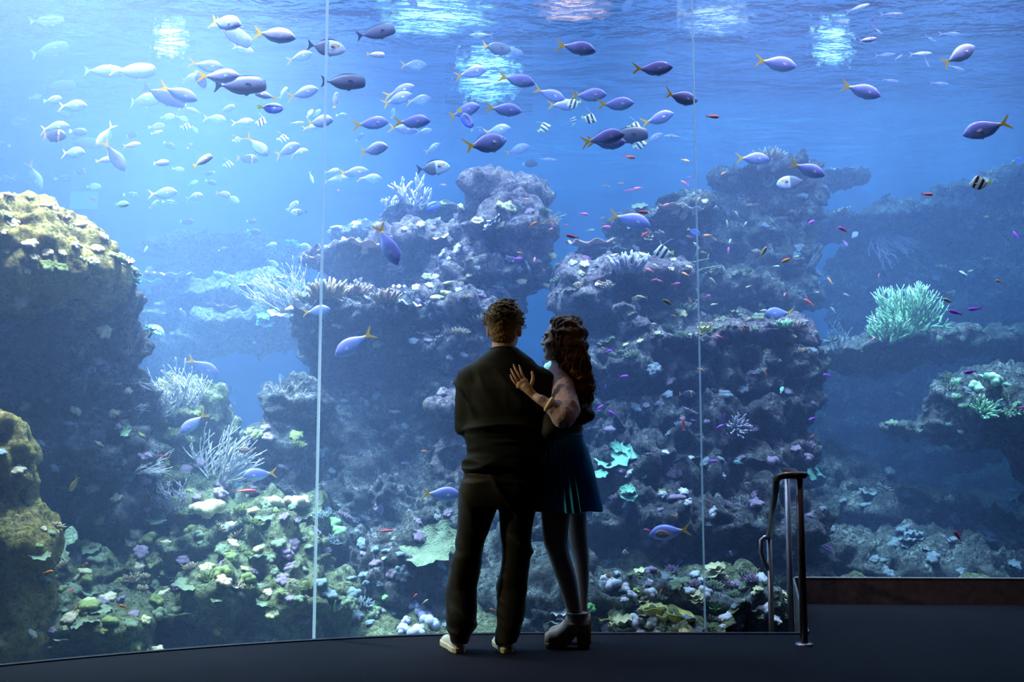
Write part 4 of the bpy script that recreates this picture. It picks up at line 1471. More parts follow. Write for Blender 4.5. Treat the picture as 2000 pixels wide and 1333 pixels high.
P('knobs', 'white', 690, 1016, 16, 'tiny white coral above the red fish', up=.4)
P('knobs', 'palegreen', 750, 1092, 12, 'tiny pale green coral dot on the dark slope', up=.4)

# slender bare coral rods reaching across the seam
def rod(label, px0, py0, px1, py1, D0, D1, r=0.012):
    a, b = V3(px0, py0, D0), V3(px1, py1, D1)
    mid = a.lerp(b, .5) + Vector((0, 0, .02))
    m = MB().tube([a, a.lerp(mid, .5), mid, mid.lerp(b, .6), b], [r * 1.3, r, r * .9, r * .8, r * .4], 7)
    m.tube([mid, mid + (b - a) * .15 + Vector((0, 0, .06)), mid + (b - a) * .22 + Vector((0, 0, .12))], [r * .8, r * .6, r * .3], 6)
    o = m.build('coral_branch', CM['greygreen'], smooth=True)
    tag(o, label, 'coral')
rod('upper bare coral rod slanting across the thin seam', 1318, 530, 1384, 506, 8.95, 8.7)
rod('lower bare coral rod crossing the thin seam', 1352, 537, 1398, 522, 9.05, 8.8)
rod('bare coral rod above the bannerfish, leaning', 1280, 455, 1296, 492, 9.4, 9.2)

# the small growth over every rock: individual colonies, planted wherever the reef faces up
def scatter(n, seed):
    rnd = random.Random(seed)
    zones = [  # x0, y0, x1, y1, weight, kinds
        ((0, 380, 250, 560), 14, [('knobs', 'olive'), ('knobs', 'tan'), ('knobs', 'tan'), ('fingers', 'tan')]),
        ((0, 560, 260, 980), 26, [('knobs', 'mauve'), ('knobs', 'slate'), ('plate', 'greygreen'), ('fingers', 'mauve'), ('knobs', 'tan')]),
        ((250, 430, 600, 720), 22, [('plate', 'cream'), ('knobs', 'greygreen'), ('fingers', 'palegreen'), ('tiers', 'teal'), ('bush', 'greygreen')]),
        ((250, 800, 620, 1010), 26, [('knobs', 'greygreen'), ('knobs', 'olive'), ('fingers', 'olive'), ('knobs', 'mauve'), ('bubbles', 'mauve')]),
        ((60, 1010, 620, 1280), 100, [('knobs', 'greygreen'), ('knobs', 'olive'), ('knobs', 'mauve'), ('fingers', 'olive'), ('knobs', 'tan'), ('bubbles', 'greygreen'), ('knobs', 'cream'), ('bubbles', 'olive'), ('fingers', 'tan'), ('plate', 'greygreen')]),
        ((620, 1000, 900, 1245), 36, [('knobs', 'slate'), ('knobs', 'mauve'), ('fingers', 'slate'), ('knobs', 'greygreen'), ('bubbles', 'slate'), ('fingers', 'mauve')]),
        ((600, 400, 1070, 680), 60, [('knobs', 'lilac'), ('fingers', 'tan'), ('tiers', 'lilac'), ('knobs', 'mauve'), ('bush', 'lilac'), ('plate', 'tan'), ('knobs', 'cream')]),
        ((620, 680, 900, 1000), 12, [('knobs', 'slate'), ('knobs', 'mauve')]),
        ((1060, 380, 1420, 700), 42, [('knobs', 'lilac'), ('fingers', 'greygreen'), ('tiers', 'tan'), ('plate', 'greygreen'), ('knobs', 'cream'), ('bush', 'tan')]),
        ((1400, 300, 1600, 700), 24, [('fingers', 'tan'), ('knobs', 'greygreen'), ('tiers', 'greygreen'), ('knobs', 'slate'), ('bush', 'greygreen')]),
        ((1160, 700, 1590, 1150), 60, [('knobs', 'mauve'), ('knobs', 'slate'), ('fingers', 'slate'), ('fingers', 'mauve'), ('knobs', 'lilac'), ('bubbles', 'mauve')]),
        ((1030, 1120, 1540, 1240), 46, [('knobs', 'lilac'), ('knobs', 'greygreen'), ('tiers', 'cream'), ('fingers', 'greygreen'), ('knobs', 'slate'), ('bubbles', 'lilac')]),
        ((1590, 320, 2000, 700), 30, [('plate', 'greygreen'), ('knobs', 'slate'), ('fingers', 'slate'), ('tiers', 'tan')]),
        ((1740, 740, 2000, 900), 20, [('knobs', 'greygreen'), ('knobs', 'slate'), ('bush', 'greygreen'), ('fingers', 'palegreen')]),
        ((1590, 900, 2000, 1150), 24, [('knobs', 'slate'), ('tiers', 'slate'), ('plate', 'slate'), ('bubbles', 'slate')]),
    ]
    words = {'olive': 'olive', 'cream': 'cream', 'tan': 'tan', 'mauve': 'mauve', 'slate': 'slate-blue', 'greygreen': 'grey-green', 'palegreen': 'pale green', 'teal': 'teal', 'lilac': 'lilac'}
    kw = {'knobs': 'knobbly crust coral', 'fingers': 'tufted coral', 'plate': 'flat plate coral', 'tiers': 'leafy layered coral', 'bush': 'branching coral', 'bubbles': 'rounded lobe coral'}
    for (x0, y0, x1, y1), w, kinds in zones:
        made = tries = 0
        pts = []
        w = int(w * 1.5)
        while made < w and tries < w * 14:
            tries += 1
            px, py = rnd.uniform(x0, x1), rnd.uniform(y0, y1)
            if 890 < px < 1175 and 590 < py < 1270:
                continue
            hit = pick(px, py)
            if hit is None or hit[0].y > 13:
                continue
            n_ = hit[1]
            kind, colr = rnd.choice(kinds)
            if n_.z < (0.05 if kind in ('knobs', 'bubbles') else 0.3) and rnd.random() < .9:
                continue
            if any((px - a) ** 2 + (py - b) ** 2 < 15 ** 2 for a, b in pts):
                continue
            pts.append((px, py))
            size = rnd.uniform(15, 38) * (7.5 / hit[0].y) ** .5
            if kind in ('plate', 'tiers'):
                size *= 1.2
            P(kind, colr, px, py, size, None, 'small %s %s' % (words[colr], kw[kind]), variant=rnd.randrange(4), up=.35 if kind == 'knobs' else .6,
              squash=rnd.uniform(.6, 1.1), sink=.03, group='small corals growing over the reef rocks')
            made += 1


scatter(300, 3)
# ================================================================= fish
def fish_mat(name, build, rough=0.35):
    t = NT(name)
    s = t.n('ShaderNodeSeparateXYZ')
    t.l(t.coord('Object'), s.inputs[0])
    c = build(t, s.outputs[0], s.outputs[2])
    n = t.noise(60, 2, 0.5, t.coord('Object'))
    c = t.mix(t.ramp(n, [(0.3, 0.16), (0.7, 0.0)]), c, (0.02, 0.03, 0.05))
    t.bsdf(c, rough, 0.0, 0.5, t.bump(t.voro(70, t.coord('Object')), 0.15, 0.004))
    return t.m


def shade2(back, side, belly, z0=-.10, z1=.02, z2=.12):
    return lambda t, x, z: t.ramp(t.math('MULTIPLY_ADD', z, 1.0, 0.5), [(0.5 + z0, belly), (0.5 + z1, side), (0.5 + z2, back)])


def stripes(t, x, z, base, dark, positions, slant=0.35, w=0.045):
    """bars across the body, slanting"""
    u = t.math('MULTIPLY_ADD', z, slant, x)
    c = base
    for p in positions:
        ww = p[1] if hasattr(p, '__len__') else w
        pp = p[0] if hasattr(p, '__len__') else p
        d = t.math('ABSOLUTE', t.math('SUBTRACT', u, pp))
        c = t.mix(t.ramp(d, [(ww, 1.0), (ww + .015, 0.0)]), c, dark)
    return c


def f_yellowtail(t, x, z):
    c = t.ramp(t.math('ADD', z, 0.5), [(0.34, (0.38, 0.50, 0.86)), (0.46, (0.23, 0.28, 0.82)), (0.62, (0.26, 0.22, 0.72))])
    return t.mix(t.ramp(t.math('MULTIPLY_ADD', z, 0.5, t.math('MULTIPLY', x, -1.0)), [(0.36, 0.0), (0.52, 1.0)]), c, (0.82, 0.56, 0.06))


def f_pale(t, x, z):
    c = t.ramp(t.math('ADD', z, 0.5), [(0.36, (0.26, 0.34, 0.62)), (0.52, (0.30, 0.28, 0.62)), (0.62, (0.52, 0.46, 0.48))])
    return c


def f_orangeband(t, x, z):
    c = t.mix(t.ramp(t.math('ADD', x, 0.5), [(0.46, 1.0), (0.50, 0.0)]), (0.50, 0.52, 0.66), (0.10, 0.10, 0.16))
    dx = t.math('ABSOLUTE', t.math('SUBTRACT', x, 0.20))
    dz = t.math('ABSOLUTE', t.math('SUBTRACT', z, 0.06))
    m = t.math('MULTIPLY', t.ramp(dx, [(0.085, 1.0), (0.10, 0.0)]), t.ramp(dz, [(0.018, 1.0), (0.026, 0.0)]))
    m2 = t.math('MULTIPLY', t.ramp(dx, [(0.105, 1.0), (0.12, 0.0)]), t.ramp(dz, [(0.034, 1.0), (0.042, 0.0)]))
    return t.mix(m, t.mix(m2, c, (0.06, 0.04, 0.14)), (1.0, 0.32, 0.03))


FM = {
    'yellowtail': fish_mat('blue_yellowtail_skin', f_yellowtail),
    'pale': fish_mat('pale_fish_skin', f_pale),
    'darkuni': fish_mat('slate_unicornfish_skin', shade2((0.05, 0.05, 0.13), (0.10, 0.10, 0.24), (0.07, 0.07, 0.17)), 0.5),
    'paleuni': fish_mat('pale_unicornfish_skin', shade2((0.62, 0.54, 0.42), (0.36, 0.33, 0.42), (0.26, 0.27, 0.40))),
    'greyuni': fish_mat('grey_violet_fish_skin', shade2((0.24, 0.22, 0.42), (0.22, 0.22, 0.44), (0.16, 0.18, 0.36))),
    'orangeband': fish_mat('orangeband_skin', f_orangeband),
    'dark': fish_mat('black_surgeonfish_skin', shade2((0.03, 0.03, 0.07), (0.05, 0.05, 0.11), (0.04, 0.04, 0.08)), 0.5),
    'darkor': fish_mat('dark_orange_patch_skin', lambda t, x, z: stripes(t, x, z, (0.05, 0.05, 0.12), (0.9, 0.42, 0.12), [(0.17, 0.035)], 0.1)),
    'banner': fish_mat('bannerfish_skin', lambda t, x, z: stripes(t, x, z, (0.92, 0.94, 0.96), (0.01, 0.01, 0.03), [(0.17, 0.075), (-0.20, 0.085)], 0.55)),
    'sergeant': fish_mat('striped_damsel_skin', lambda t, x, z: stripes(t, x, z, (0.86, 0.88, 0.62), (0.10, 0.13, 0.18), [-.28, -.12, .04, .20], 0.0, 0.03)),
    'tang': fish_mat('royal_blue_tang_skin', lambda t, x, z: t.mix(t.ramp(t.math('ABSOLUTE', t.math('SUBTRACT', z, 0.07)), [(0.03, 1.0), (0.05, 0.0)]), (0.10, 0.16, 0.95), (0.02, 0.02, 0.12))),
    'slender': fish_mat('violet_slender_skin', shade2((0.35, 0.28, 0.85), (0.55, 0.42, 0.95), (0.75, 0.62, 0.95), -.05, 0, .05)),
    'slenderdark': fish_mat('dark_slender_skin', shade2((0.10, 0.07, 0.25), (0.16, 0.10, 0.32), (0.22, 0.16, 0.36), -.05, 0, .05)),
    'orange': fish_mat('orange_anthias_skin', shade2((1.0, 0.25, 0.03), (1.0, 0.32, 0.06), (1.0, 0.50, 0.20))),
    'pink': fish_mat('pink_red_anthias_skin', shade2((0.95, 0.10, 0.16), (1.0, 0.16, 0.22), (1.0, 0.36, 0.36))),
    'purple': fish_mat('purple_anthias_skin', shade2((0.42, 0.04, 0.80), (0.55, 0.06, 0.95), (0.70, 0.10, 0.90))),
    'magenta': fish_mat('magenta_anthias_skin', shade2((0.62, 0.03, 0.40), (0.80, 0.06, 0.45), (0.9, 0.2, 0.5))),
    'cream': fish_mat('cream_anthias_skin', shade2((0.55, 0.50, 0.30), (0.85, 0.76, 0.50), (0.92, 0.86, 0.70))),
    'golden': fish_mat('golden_fish_skin', shade2((0.9, 0.60, 0.10), (0.95, 0.66, 0.16), (0.95, 0.75, 0.3))),
    'teal': fish_mat('teal_fish_skin', shade2((0.15, 0.55, 0.60), (0.30, 0.72, 0.75), (0.55, 0.85, 0.85))),
    'silver': fish_mat('silver_fish_skin', shade2((0.34, 0.36, 0.46), (0.46, 0.48, 0.58), (0.60, 0.62, 0.66))),
    'brown': fish_mat('brown_surgeonfish_skin', shade2((0.30, 0.20, 0.16), (0.34, 0.24, 0.22), (0.26, 0.18, 0.16))),
    'greenw': fish_mat('green_wrasse_skin', lambda t, x, z: stripes(t, x, z, (0.40, 0.80, 0.30), (0.08, 0.30, 0.14), [-.3, -.1, .1, .3], 0.0, 0.03)),
    'red': fish_mat('red_wrasse_skin', shade2((0.70, 0.05, 0.05), (0.85, 0.08, 0.06), (0.9, 0.25, 0.15))),
}
def fin_mat(name, col):
    """thin membrane that lets light through"""
    t = NT(name)
    n = t.noise(30, 3, .6, t.coord())
    c = t.ramp(n, [(0.3, tuple(x * .8 for x in col)), (0.7, col)])
    d = t.n('ShaderNodeBsdfDiffuse'); t.l(c, d.inputs[0])
    r = t.n('ShaderNodeBsdfTranslucent'); t.l(c, r.inputs[0])
    a = t.n('ShaderNodeMixShader'); a.inputs[0].default_value = .45
    t.l(d.outputs[0], a.inputs[1]); t.l(r.outputs[0], a.inputs[2]); t.l(a.outputs[0], t.out.inputs[0])
    return t.m
FF = {
    'yellow': fin_mat('yellow_fin', (0.92, 0.60, 0.03)), 'blue': fin_mat('blue_fin', (0.35, 0.48, 0.85)), 'dark': fin_mat('dark_fin', (0.05, 0.05, 0.12)),
    'white': fin_mat('white_fin', (0.85, 0.88, 0.92)), 'violet': fin_mat('violet_fin', (0.55, 0.45, 0.85)), 'orange': fin_mat('orange_fin', (1.0, 0.42, 0.12)),
    'pink': fin_mat('pink_fin', (0.95, 0.30, 0.35)), 'purple': fin_mat('purple_fin', (0.55, 0.08, 0.85)), 'cream': fin_mat('cream_fin', (0.88, 0.78, 0.50)),
    'green': fin_mat('green_fin', (0.30, 0.75, 0.40)), 'grey': fin_mat('grey_fin', (0.35, 0.35, 0.50)), 'lemon': fin_mat('lemon_fin', (0.95, 0.95, 0.15)),
}
M_EYE = simple_mat('fish_eye', (0.01, 0.01, 0.015), 0.1, 0, 0.8, 0)

# outline: list of (x, top, bottom) from the snout (+.5) to the tail root (-.5), relative to body length; w = half width factor
PROF = {
    'cuning': ([(.50, 0.000, -0.000), (.46, 0.058, -0.045), (.38, 0.134, -0.109), (.26, 0.211, -0.173), (.10, 0.243, -0.218), (-.08, 0.218, -0.211), (-.25, 0.147, -0.154), (-.40, 0.067, -0.074), (-.50, 0.038, -0.038)], .42),
    'uni': ([(.50, 0.023, -0.057), (.485, 0.097, -0.108), (.44, 0.154, -0.142), (.30, 0.205, -0.182), (.10, 0.222, -0.205), (-.10, 0.199, -0.194), (-.28, 0.131, -0.137), (-.42, 0.046, -0.051), (-.50, 0.027, -0.027)], .40),
    'oval': ([(.50, -.02, -.06), (.46, .06, -.11), (.38, .145, -.175), (.24, .220, -.235), (.06, .250, -.260), (-.14, .230, -.240), (-.30, .165, -.170), (-.43, .060, -.060), (-.50, .040, -.040)], .30),
    'tall': ([(.50, -.02, -.05), (.42, .06, -.10), (.32, .17, -.20), (.18, .35, -.30), (.04, .44, -.36), (-.12, .36, -.34), (-.30, .22, -.24), (-.42, .08, -.09), (-.50, .06, -.06)], .18),
    'slim': ([(.50, .0, -.0), (.45, .035, -.030), (.34, .070, -.062), (.16, .095, -.090), (-.06, .090, -.088), (-.26, .062, -.062), (-.42, .030, -.030), (-.50, .020, -.020)], .62),
    'anth': ([(.50, 0.000, -0.022), (.45, 0.072, -0.077), (.34, 0.138, -0.127), (.16, 0.176, -0.165), (-.06, 0.154, -0.154), (-.28, 0.105, -0.105), (-.42, 0.055, -0.055), (-.50, 0.044, -0.044)], .45),
}


def spine(x, bend):
    """sideways sway of the body at station x"""
    t = .5 - x
    return bend * t * t


def body_mesh(prof, wf, bend, n=14, sub=3):
    st = []
    P_ = prof
    for i in range(len(P_) - 1):
        for j in range(sub):
            u = j / sub
            p0 = P_[max(i - 1, 0)]; p1 = P_[i]; p2 = P_[i + 1]; p3 = P_[min(i + 2, len(P_) - 1)]
            st.append(tuple(.5 * (2 * p1[k] + (p2[k] - p0[k]) * u + (2 * p0[k] - 5 * p1[k] + 4 * p2[k] - p3[k]) * u * u + (3 * p1[k] - p0[k] - 3 * p2[k] + p3[k]) * u ** 3) for k in range(3)))
    st.append(P_[-1])
    vs, fs = [], []
    for x, a, b in st:
        c, h = (a + b) / 2, max((a - b) / 2, .002)
        w = min(h, .2) * wf * (1.0 if x < .3 else 1.15)
        for k in range(n):
            th = 2 * PI * k / n
            s, cc = math.sin(th), math.cos(th)
            vs.append((x, spine(x, bend) + w * math.copysign(abs(cc) ** .85, cc), c + h * s))
    m = len(st)
    for i in range(m - 1):
        for k in range(n):
            k2 = (k + 1) % n
            fs.append((i * n + k, i * n + k2, (i + 1) * n + k2, (i + 1) * n + k))
    fs.append(tuple(range(n - 1, -1, -1)))
    fs.append(tuple((m - 1) * n + k for k in range(n)))
    return vs, fs


def fin_mesh(outline, bend=0.0, th=.010, splay=0.0, y0=0.0):
    """a fin of some thickness, given by its outline in x, z"""
    vs, fs = [], []
    n = len(outline)
    for s in (-1, 1):
        for x, z in outline:
            y = spine(x, bend) + y0
            if splay:
                y += splay * abs(x - outline[0][0])
            vs.append((x, y + s * th / 2, z))
    fs.append(tuple(range(n - 1, -1, -1)))
    fs.append(tuple(range(n, 2 * n)))
    for i in range(n):
        j = (i + 1) % n
        fs.append((i, j, n + j, n + i))
    return vs, fs


def tail_outline(kind, h):
    if kind == 'fork':
        return [(-.47, .028), (-.56, .07), (-.66, .15), (-.76, .21), (-.70, .12), (-.63, .04), (-.60, .0), (-.63, -.04), (-.70, -.12), (-.76, -.21), (-.66, -.15), (-.56, -.07), (-.47, -.028)]
    if kind == 'lunate':
        return [(-.47, .022), (-.55, .06), (-.66, .17), (-.70, .18), (-.655, .08), (-.64, 0), (-.655, -.08), (-.70, -.18), (-.66, -.17), (-.55, -.06), (-.47, -.022)]
    if kind == 'fan':
        return [(-.46, .04), (-.55, .09), (-.66, .13), (-.68, .05), (-.675, -.05), (-.66, -.13), (-.55, -.09), (-.46, -.04)]


def dorsal_outline(prof, x0, x1, h, top=True):
    xs_ = [x0 + (x1 - x0) * i / 8 for i in range(9)]
    px = [p[0] for p in prof][::-1]
    k = 1 if top else 2
    pz = [p[k] for p in prof][::-1]
    base = [(x, float(np.interp(x, px, pz)) * .93) for x in xs_]
    s = 1 if top else -1
    outer = [(x - .025, b + s * h * (math.sin(PI * min(1, (i + .8) / 7.5)) ** .5 if i < 8 else .25)) for i, (x, b) in enumerate(base)]
    return base + outer[::-1]


# species: body outline, material, tail kind, tail fin colour, other fins, dorsal extent and height, real length (m), name, phrase, category
SPEC = {
    'yt': ('cuning', 'yellowtail', 'fork', 'yellow', 'blue', (.22, -.40, .035), .275, 'yellowtail_fish', 'blue yellow-tailed fish'),
    'yp': ('cuning', 'pale', 'fork', 'yellow', 'white', (.22, -.40, .035), .275, 'yellowtail_fish', 'pale yellow-tailed fish'),
    'ud': ('uni', 'darkuni', 'lunate', 'dark', 'dark', (.34, -.40, .035), .40, 'unicornfish', 'dark slate unicornfish'),
    'up': ('uni', 'paleuni', 'lunate', 'white', 'white', (.34, -.40, .03), .40, 'unicornfish', 'pale hazy unicornfish'),
    'ug': ('uni', 'greyuni', 'lunate', 'grey', 'grey', (.34, -.40, .03), .36, 'unicornfish', 'grey-violet unicornfish'),
    'ob': ('oval', 'orangeband', 'lunate', 'dark', 'dark', (.28, -.42, .06), .30, 'surgeonfish', 'surgeonfish with orange bar'),
    'dk': ('oval', 'dark', 'fan', 'white', 'dark', (.28, -.42, .06), .18, 'surgeonfish', 'small white-tailed black surgeonfish'),
    'do': ('oval', 'darkor', 'lunate', 'orange', 'dark', (.28, -.42, .06), .24, 'surgeonfish', 'dark surgeonfish with orange patch'),
    'dy': ('oval', 'dark', 'lunate', 'yellow', 'dark', (.28, -.42, .06), .30, 'surgeonfish', 'dark yellow-tailed surgeonfish'),
    'bn': ('tall', 'banner', 'fan', 'lemon', 'lemon', (.0, -.40, .05), .14, 'bannerfish', 'black and white bannerfish'),
    'sg': ('oval', 'sergeant', 'lunate', 'white', 'cream', (.28, -.42, .05), .14, 'damselfish', 'pale barred damselfish'),
    'tg': ('oval', 'tang', 'fan', 'lemon', 'blue', (.28, -.42, .05), .19, 'blue_tang', 'deep blue tang with yellow tail'),
    'sv': ('slim', 'slender', 'fork', 'violet', 'violet', (.15, -.3, .03), .24, 'slender_fish', 'slender violet fish'),
    'sd': ('slim', 'slenderdark', 'fork', 'violet', 'violet', (.15, -.3, .03), .24, 'slender_fish', 'slender dark purple fish'),
    'ss': ('slim', 'silver', 'fork', 'grey', 'grey', (.15, -.3, .06), .26, 'slender_fish', 'slender silver fish'),
    'ao': ('anth', 'orange', 'fork', 'orange', 'orange', (.22, -.38, .05), .085, 'anthias', 'little orange fish'),
    'ar': ('anth', 'pink', 'fork', 'pink', 'pink', (.22, -.38, .05), .095, 'anthias', 'little pink-red fish'),
    'ap': ('anth', 'purple', 'fork', 'purple', 'purple', (.22, -.38, .05), .09, 'anthias', 'little purple fish'),
    'am': ('anth', 'magenta', 'fork', 'pink', 'pink', (.22, -.38, .05), .09, 'anthias', 'little magenta fish'),
    'ac': ('anth', 'cream', 'fork', 'cream', 'cream', (.22, -.38, .05), .09, 'anthias', 'little cream-yellow fish'),
    'gd': ('anth', 'golden', 'fork', 'yellow', 'yellow', (.22, -.38, .05), .16, 'golden_fish', 'golden yellow fish'),
    'tl': ('oval', 'teal', 'fan', 'green', 'green', (.25, -.4, .04), .10, 'damselfish', 'small teal fish'),
    'pw': ('oval', 'silver', 'fan', 'white', 'white', (.28, -.42, .05), .15, 'rabbitfish', 'silvery white deep-bodied fish'),
    'pl': ('uni', 'paleuni', 'fan', 'yellow', 'white', (.28, -.40, .03), .16, 'rabbitfish', 'pale cream fish'),
    'br': ('oval', 'brown', 'lunate', 'orange', 'orange', (.28, -.42, .05), .20, 'surgeonfish', 'orange-edged brown surgeonfish'),
    'gw': ('slim', 'greenw', 'fan', 'green', 'green', (.2, -.4, .03), .14, 'wrasse', 'green barred wrasse'),
    'rw': ('slim', 'red', 'fan', 'pink', 'pink', (.2, -.4, .05), .17, 'wrasse', 'bright red wrasse'),
    'pg': ('cuning', 'pale', 'fork', 'yellow', 'yellow', (.22, -.40, .05), .30, 'goatfish', 'greenish yellow-finned fish'),
}
PROTO = {}
TINYK = ('ao', 'ar', 'ap', 'am', 'ac', 'tl', 'gw', 'rw')


def proto(sp, bend):
    key = (sp, bend)
    if key in PROTO:
        return PROTO[key]
    pr, mt, tk, tc, fc, (d0, d1, dh), L, nm, ph = SPEC[sp]
    prof, wf = PROF[pr]
    parts = []
    v, f = body_mesh(prof, wf, bend, 10 if sp in TINYK else 16, 2 if sp in TINYK else 3)

    def me(name, v, f, mat, smooth=False):
        m = bpy.data.meshes.new(name)
        m.from_pydata(v, [], f)
        bm_ = bmesh.new(); bm_.from_mesh(m); bmesh.ops.recalc_face_normals(bm_, faces=bm_.faces)
        bmesh.ops.triangulate(bm_, faces=[q for q in bm_.faces if len(q.verts) > 4])
        bm_.to_mesh(m); bm_.free()
        if smooth:
            m.polygons.foreach_set('use_smooth', np.ones(len(m.polygons), bool))
        m.materials.append(mat)
        return m
    body = me(nm, v, f, FM[mt], True)
    kt = {'uni': .9, 'oval': 1.0, 'tall': 1.0, 'slim': .75, 'anth': .95, 'cuning': 1.0}[pr]
    to = [(-.47 + (x + .47) * kt, z * kt) for x, z in tail_outline(tk, 0)]
    parts.append(('tail_fin', me('tail_fin', *fin_mesh(to, bend * 1.25), FF[tc])))
    parts.append(('dorsal_fin', me('dorsal_fin', *fin_mesh(dorsal_outline(prof, d0, d1, dh), bend), FF[fc])))
    if sp not in TINYK:
        parts.append(('anal_fin', me('anal_fin', *fin_mesh(dorsal_outline(prof, -.05 if pr != 'uni' else .15, d1, dh * .9, False), bend), FF[fc])))
        z = float(np.interp(.2, [p[0] for p in prof][::-1], [p[2] for p in prof][::-1]))
        for s in (-1, 1):
            w = .08 if pr != 'tall' else .05
            o = [(.20, -.010), (.12, .022), (.06, .014), (.05, -.02), (.09, -.05), (.17, -.035)]
            parts.append(('pectoral_fin', me('pectoral_fin', *fin_mesh(o, bend, .006, s * .35, s * w * .85), FF['white' if fc == 'blue' else fc])))
        parts.append(('pelvic_fin', me('pelvic_fin', *fin_mesh([(.16, z * .95), (.06, z - .055), (.02, z - .05), (.05, z * .96)], bend, .012), FF['white' if fc == 'blue' else fc])))
        ex, ez = .40, float(np.interp(.40, [p[0] for p in prof][::-1], [(p[1] * .5 + p[2] * .25) for p in prof][::-1]))
        hw = min((float(np.interp(.40, [p[0] for p in prof][::-1], [p[1] - p[2] for p in prof][::-1]))) / 2, .2) * wf * 1.1
        for s in (-1, 1):
            mb = MB().lathe([(.0001, -.019), (.012, -.015), (.019, 0), (.012, .015), (.0001, .019)], 10)
            vv = [(a + ex, b * .6 + s * hw * .93 + spine(ex, bend), c + ez) for a, b, c in mb.v]
            parts.append(('eye', me('eye', vv, mb.f, M_EYE, True)))
    if sp == 'bn':
        o = [(.06, .40), (-.02, .40), (-.20, .60), (-.46, .78), (-.60, .80), (-.44, .74), (-.16, .54)]
        parts.append(('banner_filament', me('banner_filament', *fin_mesh(o, bend, .012), FF['white'])))
    PROTO[key] = (nm, body, parts)
    return PROTO[key]


NF = [0]
RF = random.Random(11)


def fish(sp, px, py, length, th=0, yaw=None, bend=None, D=None, label=None, group=None):
    """one fish: length in pixels with its tail, th = heading in the photo (0 right, 90 up, 180 left)"""
    NF[0] += 1
    pr, mt, tk, tc, fc, dd, L, nm, ph = SPEC[sp]
    if yaw is None:
        yaw = RF.uniform(-22, 22)
    if bend is None:
        bend = RF.choice((-.16, 0, .12))
    cy = math.cos(math.radians(yaw))
    if D is None:
        D = min(max(L * FPX * cy / length, 6.5), 10.2)
    hit = pick(px, py)
    if hit is not None:
        D = min(D, hit[0].y - .45)
    # stay behind the window
    c = V3(px, py, D)
    D = max(D, (glass_y(c.x) if c.x < 5 else 6.9) + .28)
    c = V3(px, py, D)
    real = length * D / FPX / cy
    s = real / 1.24
    a = math.radians(th)
    left = math.cos(a) < 0
    yw = math.radians(yaw)
    f = Vector((math.cos(a) * math.cos(yw), math.sin(yw), math.sin(a) * math.cos(yw))).normalized()
    upi = Vector((math.sin(a), 0, -math.cos(a))) if left else Vector((-math.sin(a), 0, math.cos(a)))
    side = upi.cross(f).normalized()
    up = f.cross(side).normalized()
    M = Matrix((f, side, up)).transposed().to_4x4()
    name, body, parts = proto(sp, bend)
    o = bpy.data.objects.new(name, body)
    link(o)
    o.matrix_world = Matrix.Translation(c + f * (.12 * s)) @ M @ Matrix.Diagonal((s, s, s, 1))
    for pn, pm in parts:
        if length < 15 and pn == 'dorsal_fin':
            continue
        q = bpy.data.objects.new(pn, pm)
        q.parent = o
        link(q)
    o['category'] = 'fish'
    if group: o['group'] = group
    turn = 'nose down' if -150 < ((th + 180) % 360 - 180) < -30 else 'nose up' if 30 < ((th + 180) % 360 - 180) < 150 else 'heading left' if left else 'heading right'
    REG.append((o, ph + ' ' + turn, px, py, label))
    return o


GY = 'school of yellow-tailed blue fish'
GA = 'small bright fish hovering over the reef'
GV = 'slender violet fish near the surface'
GL_ = 'mixed shoal in the sunlit haze'
F = fish
F('ud', 466, 167, 110, 2, 5, 0, 6.75, 'big dark unicornfish in side view, largest fish of the upper shoal')
F('ud', 668, 160, 94, 0, 5, 0, 6.9, 'dark unicornfish whose tail crosses the bright window seam')
F('ud', 732, 64, 84, 15, 8, 0, 7.2, 'slate blue unicornfish rising toward the surface with a pale snout patch')
F('ud', 1220, 265, 94, 2, -5, 0, 7.6, 'dark blunt-nosed unicornfish in front of pale fish and bannerfish')
F('ob', 636, 92, 80, -5, 5, 0, None, 'surgeonfish with orange shoulder bar crossing the seam near the surface')
F('ob', 845, 328, 70, 8, 5, 0, None, 'surgeonfish with orange shoulder bar alone in open blue water')
F('ob', 1548, 355, 64, 186, 5, 0, None, 'surgeonfish with orange bar facing left at the dark tower top')
F('yt', 757, 478, 92, -65, 5, 0, 7.0, 'blue fish with bright yellow tail diving head down over the reef', GY)
F('yt', 692, 672, 90, 212, 5, 0, 7.2, 'blue yellow-tailed fish sinking in front of the overhanging block', GY)
F('yt', 862, 966, 76, -3, 5, 0, 7.0, 'blue yellow-tailed fish about to pass behind the man\'s hip', GY)
F('yt', 1308, 1040, 80, 188, 5, 0, 7.2, 'blue yellow-tailed fish facing left, low beside the woman\'s calves', GY)
F('br', 1297, 1044, 36, 175, 0, 0, 6.9, 'brown orange-edged surgeonfish overlapping a blue yellow-tailed fish')
F('yt', 1230, 430, 86, -14, 5, 0, 8.0, 'blue yellow-tailed fish among little orange fish over the ledges', GY)
F('yt', 1927, 251, 98, 196, 5, 0, 7.2, 'lone blue yellow-tailed fish facing left in the open blue water', GY)
F('yt', 1682, 177, 84, -15, 5, 0, 7.6, 'blue yellow-tailed fish nosing down in open water below slender fish', GY)
F('yt', 1516, 124, 86, -8, 5, 0, 7.6, 'blue yellow-tailed fish just beneath the surface ripples, alone', GY)
F('yp', 1873, 108, 82, 30, 5, 0, 7.6, 'pale violet yellow-tailed fish climbing among the slender fish', GY)
F('yt', 1577, 331, 76, -20, 5, 0, 7.6, 'blue yellow-tailed fish right over the orange-barred surgeonfish', GY)
F('yt', 1470, 310, 68, 0, 5, 0, 8.2, 'blue yellow-tailed fish brushing past the dark tower\'s crown', GY)
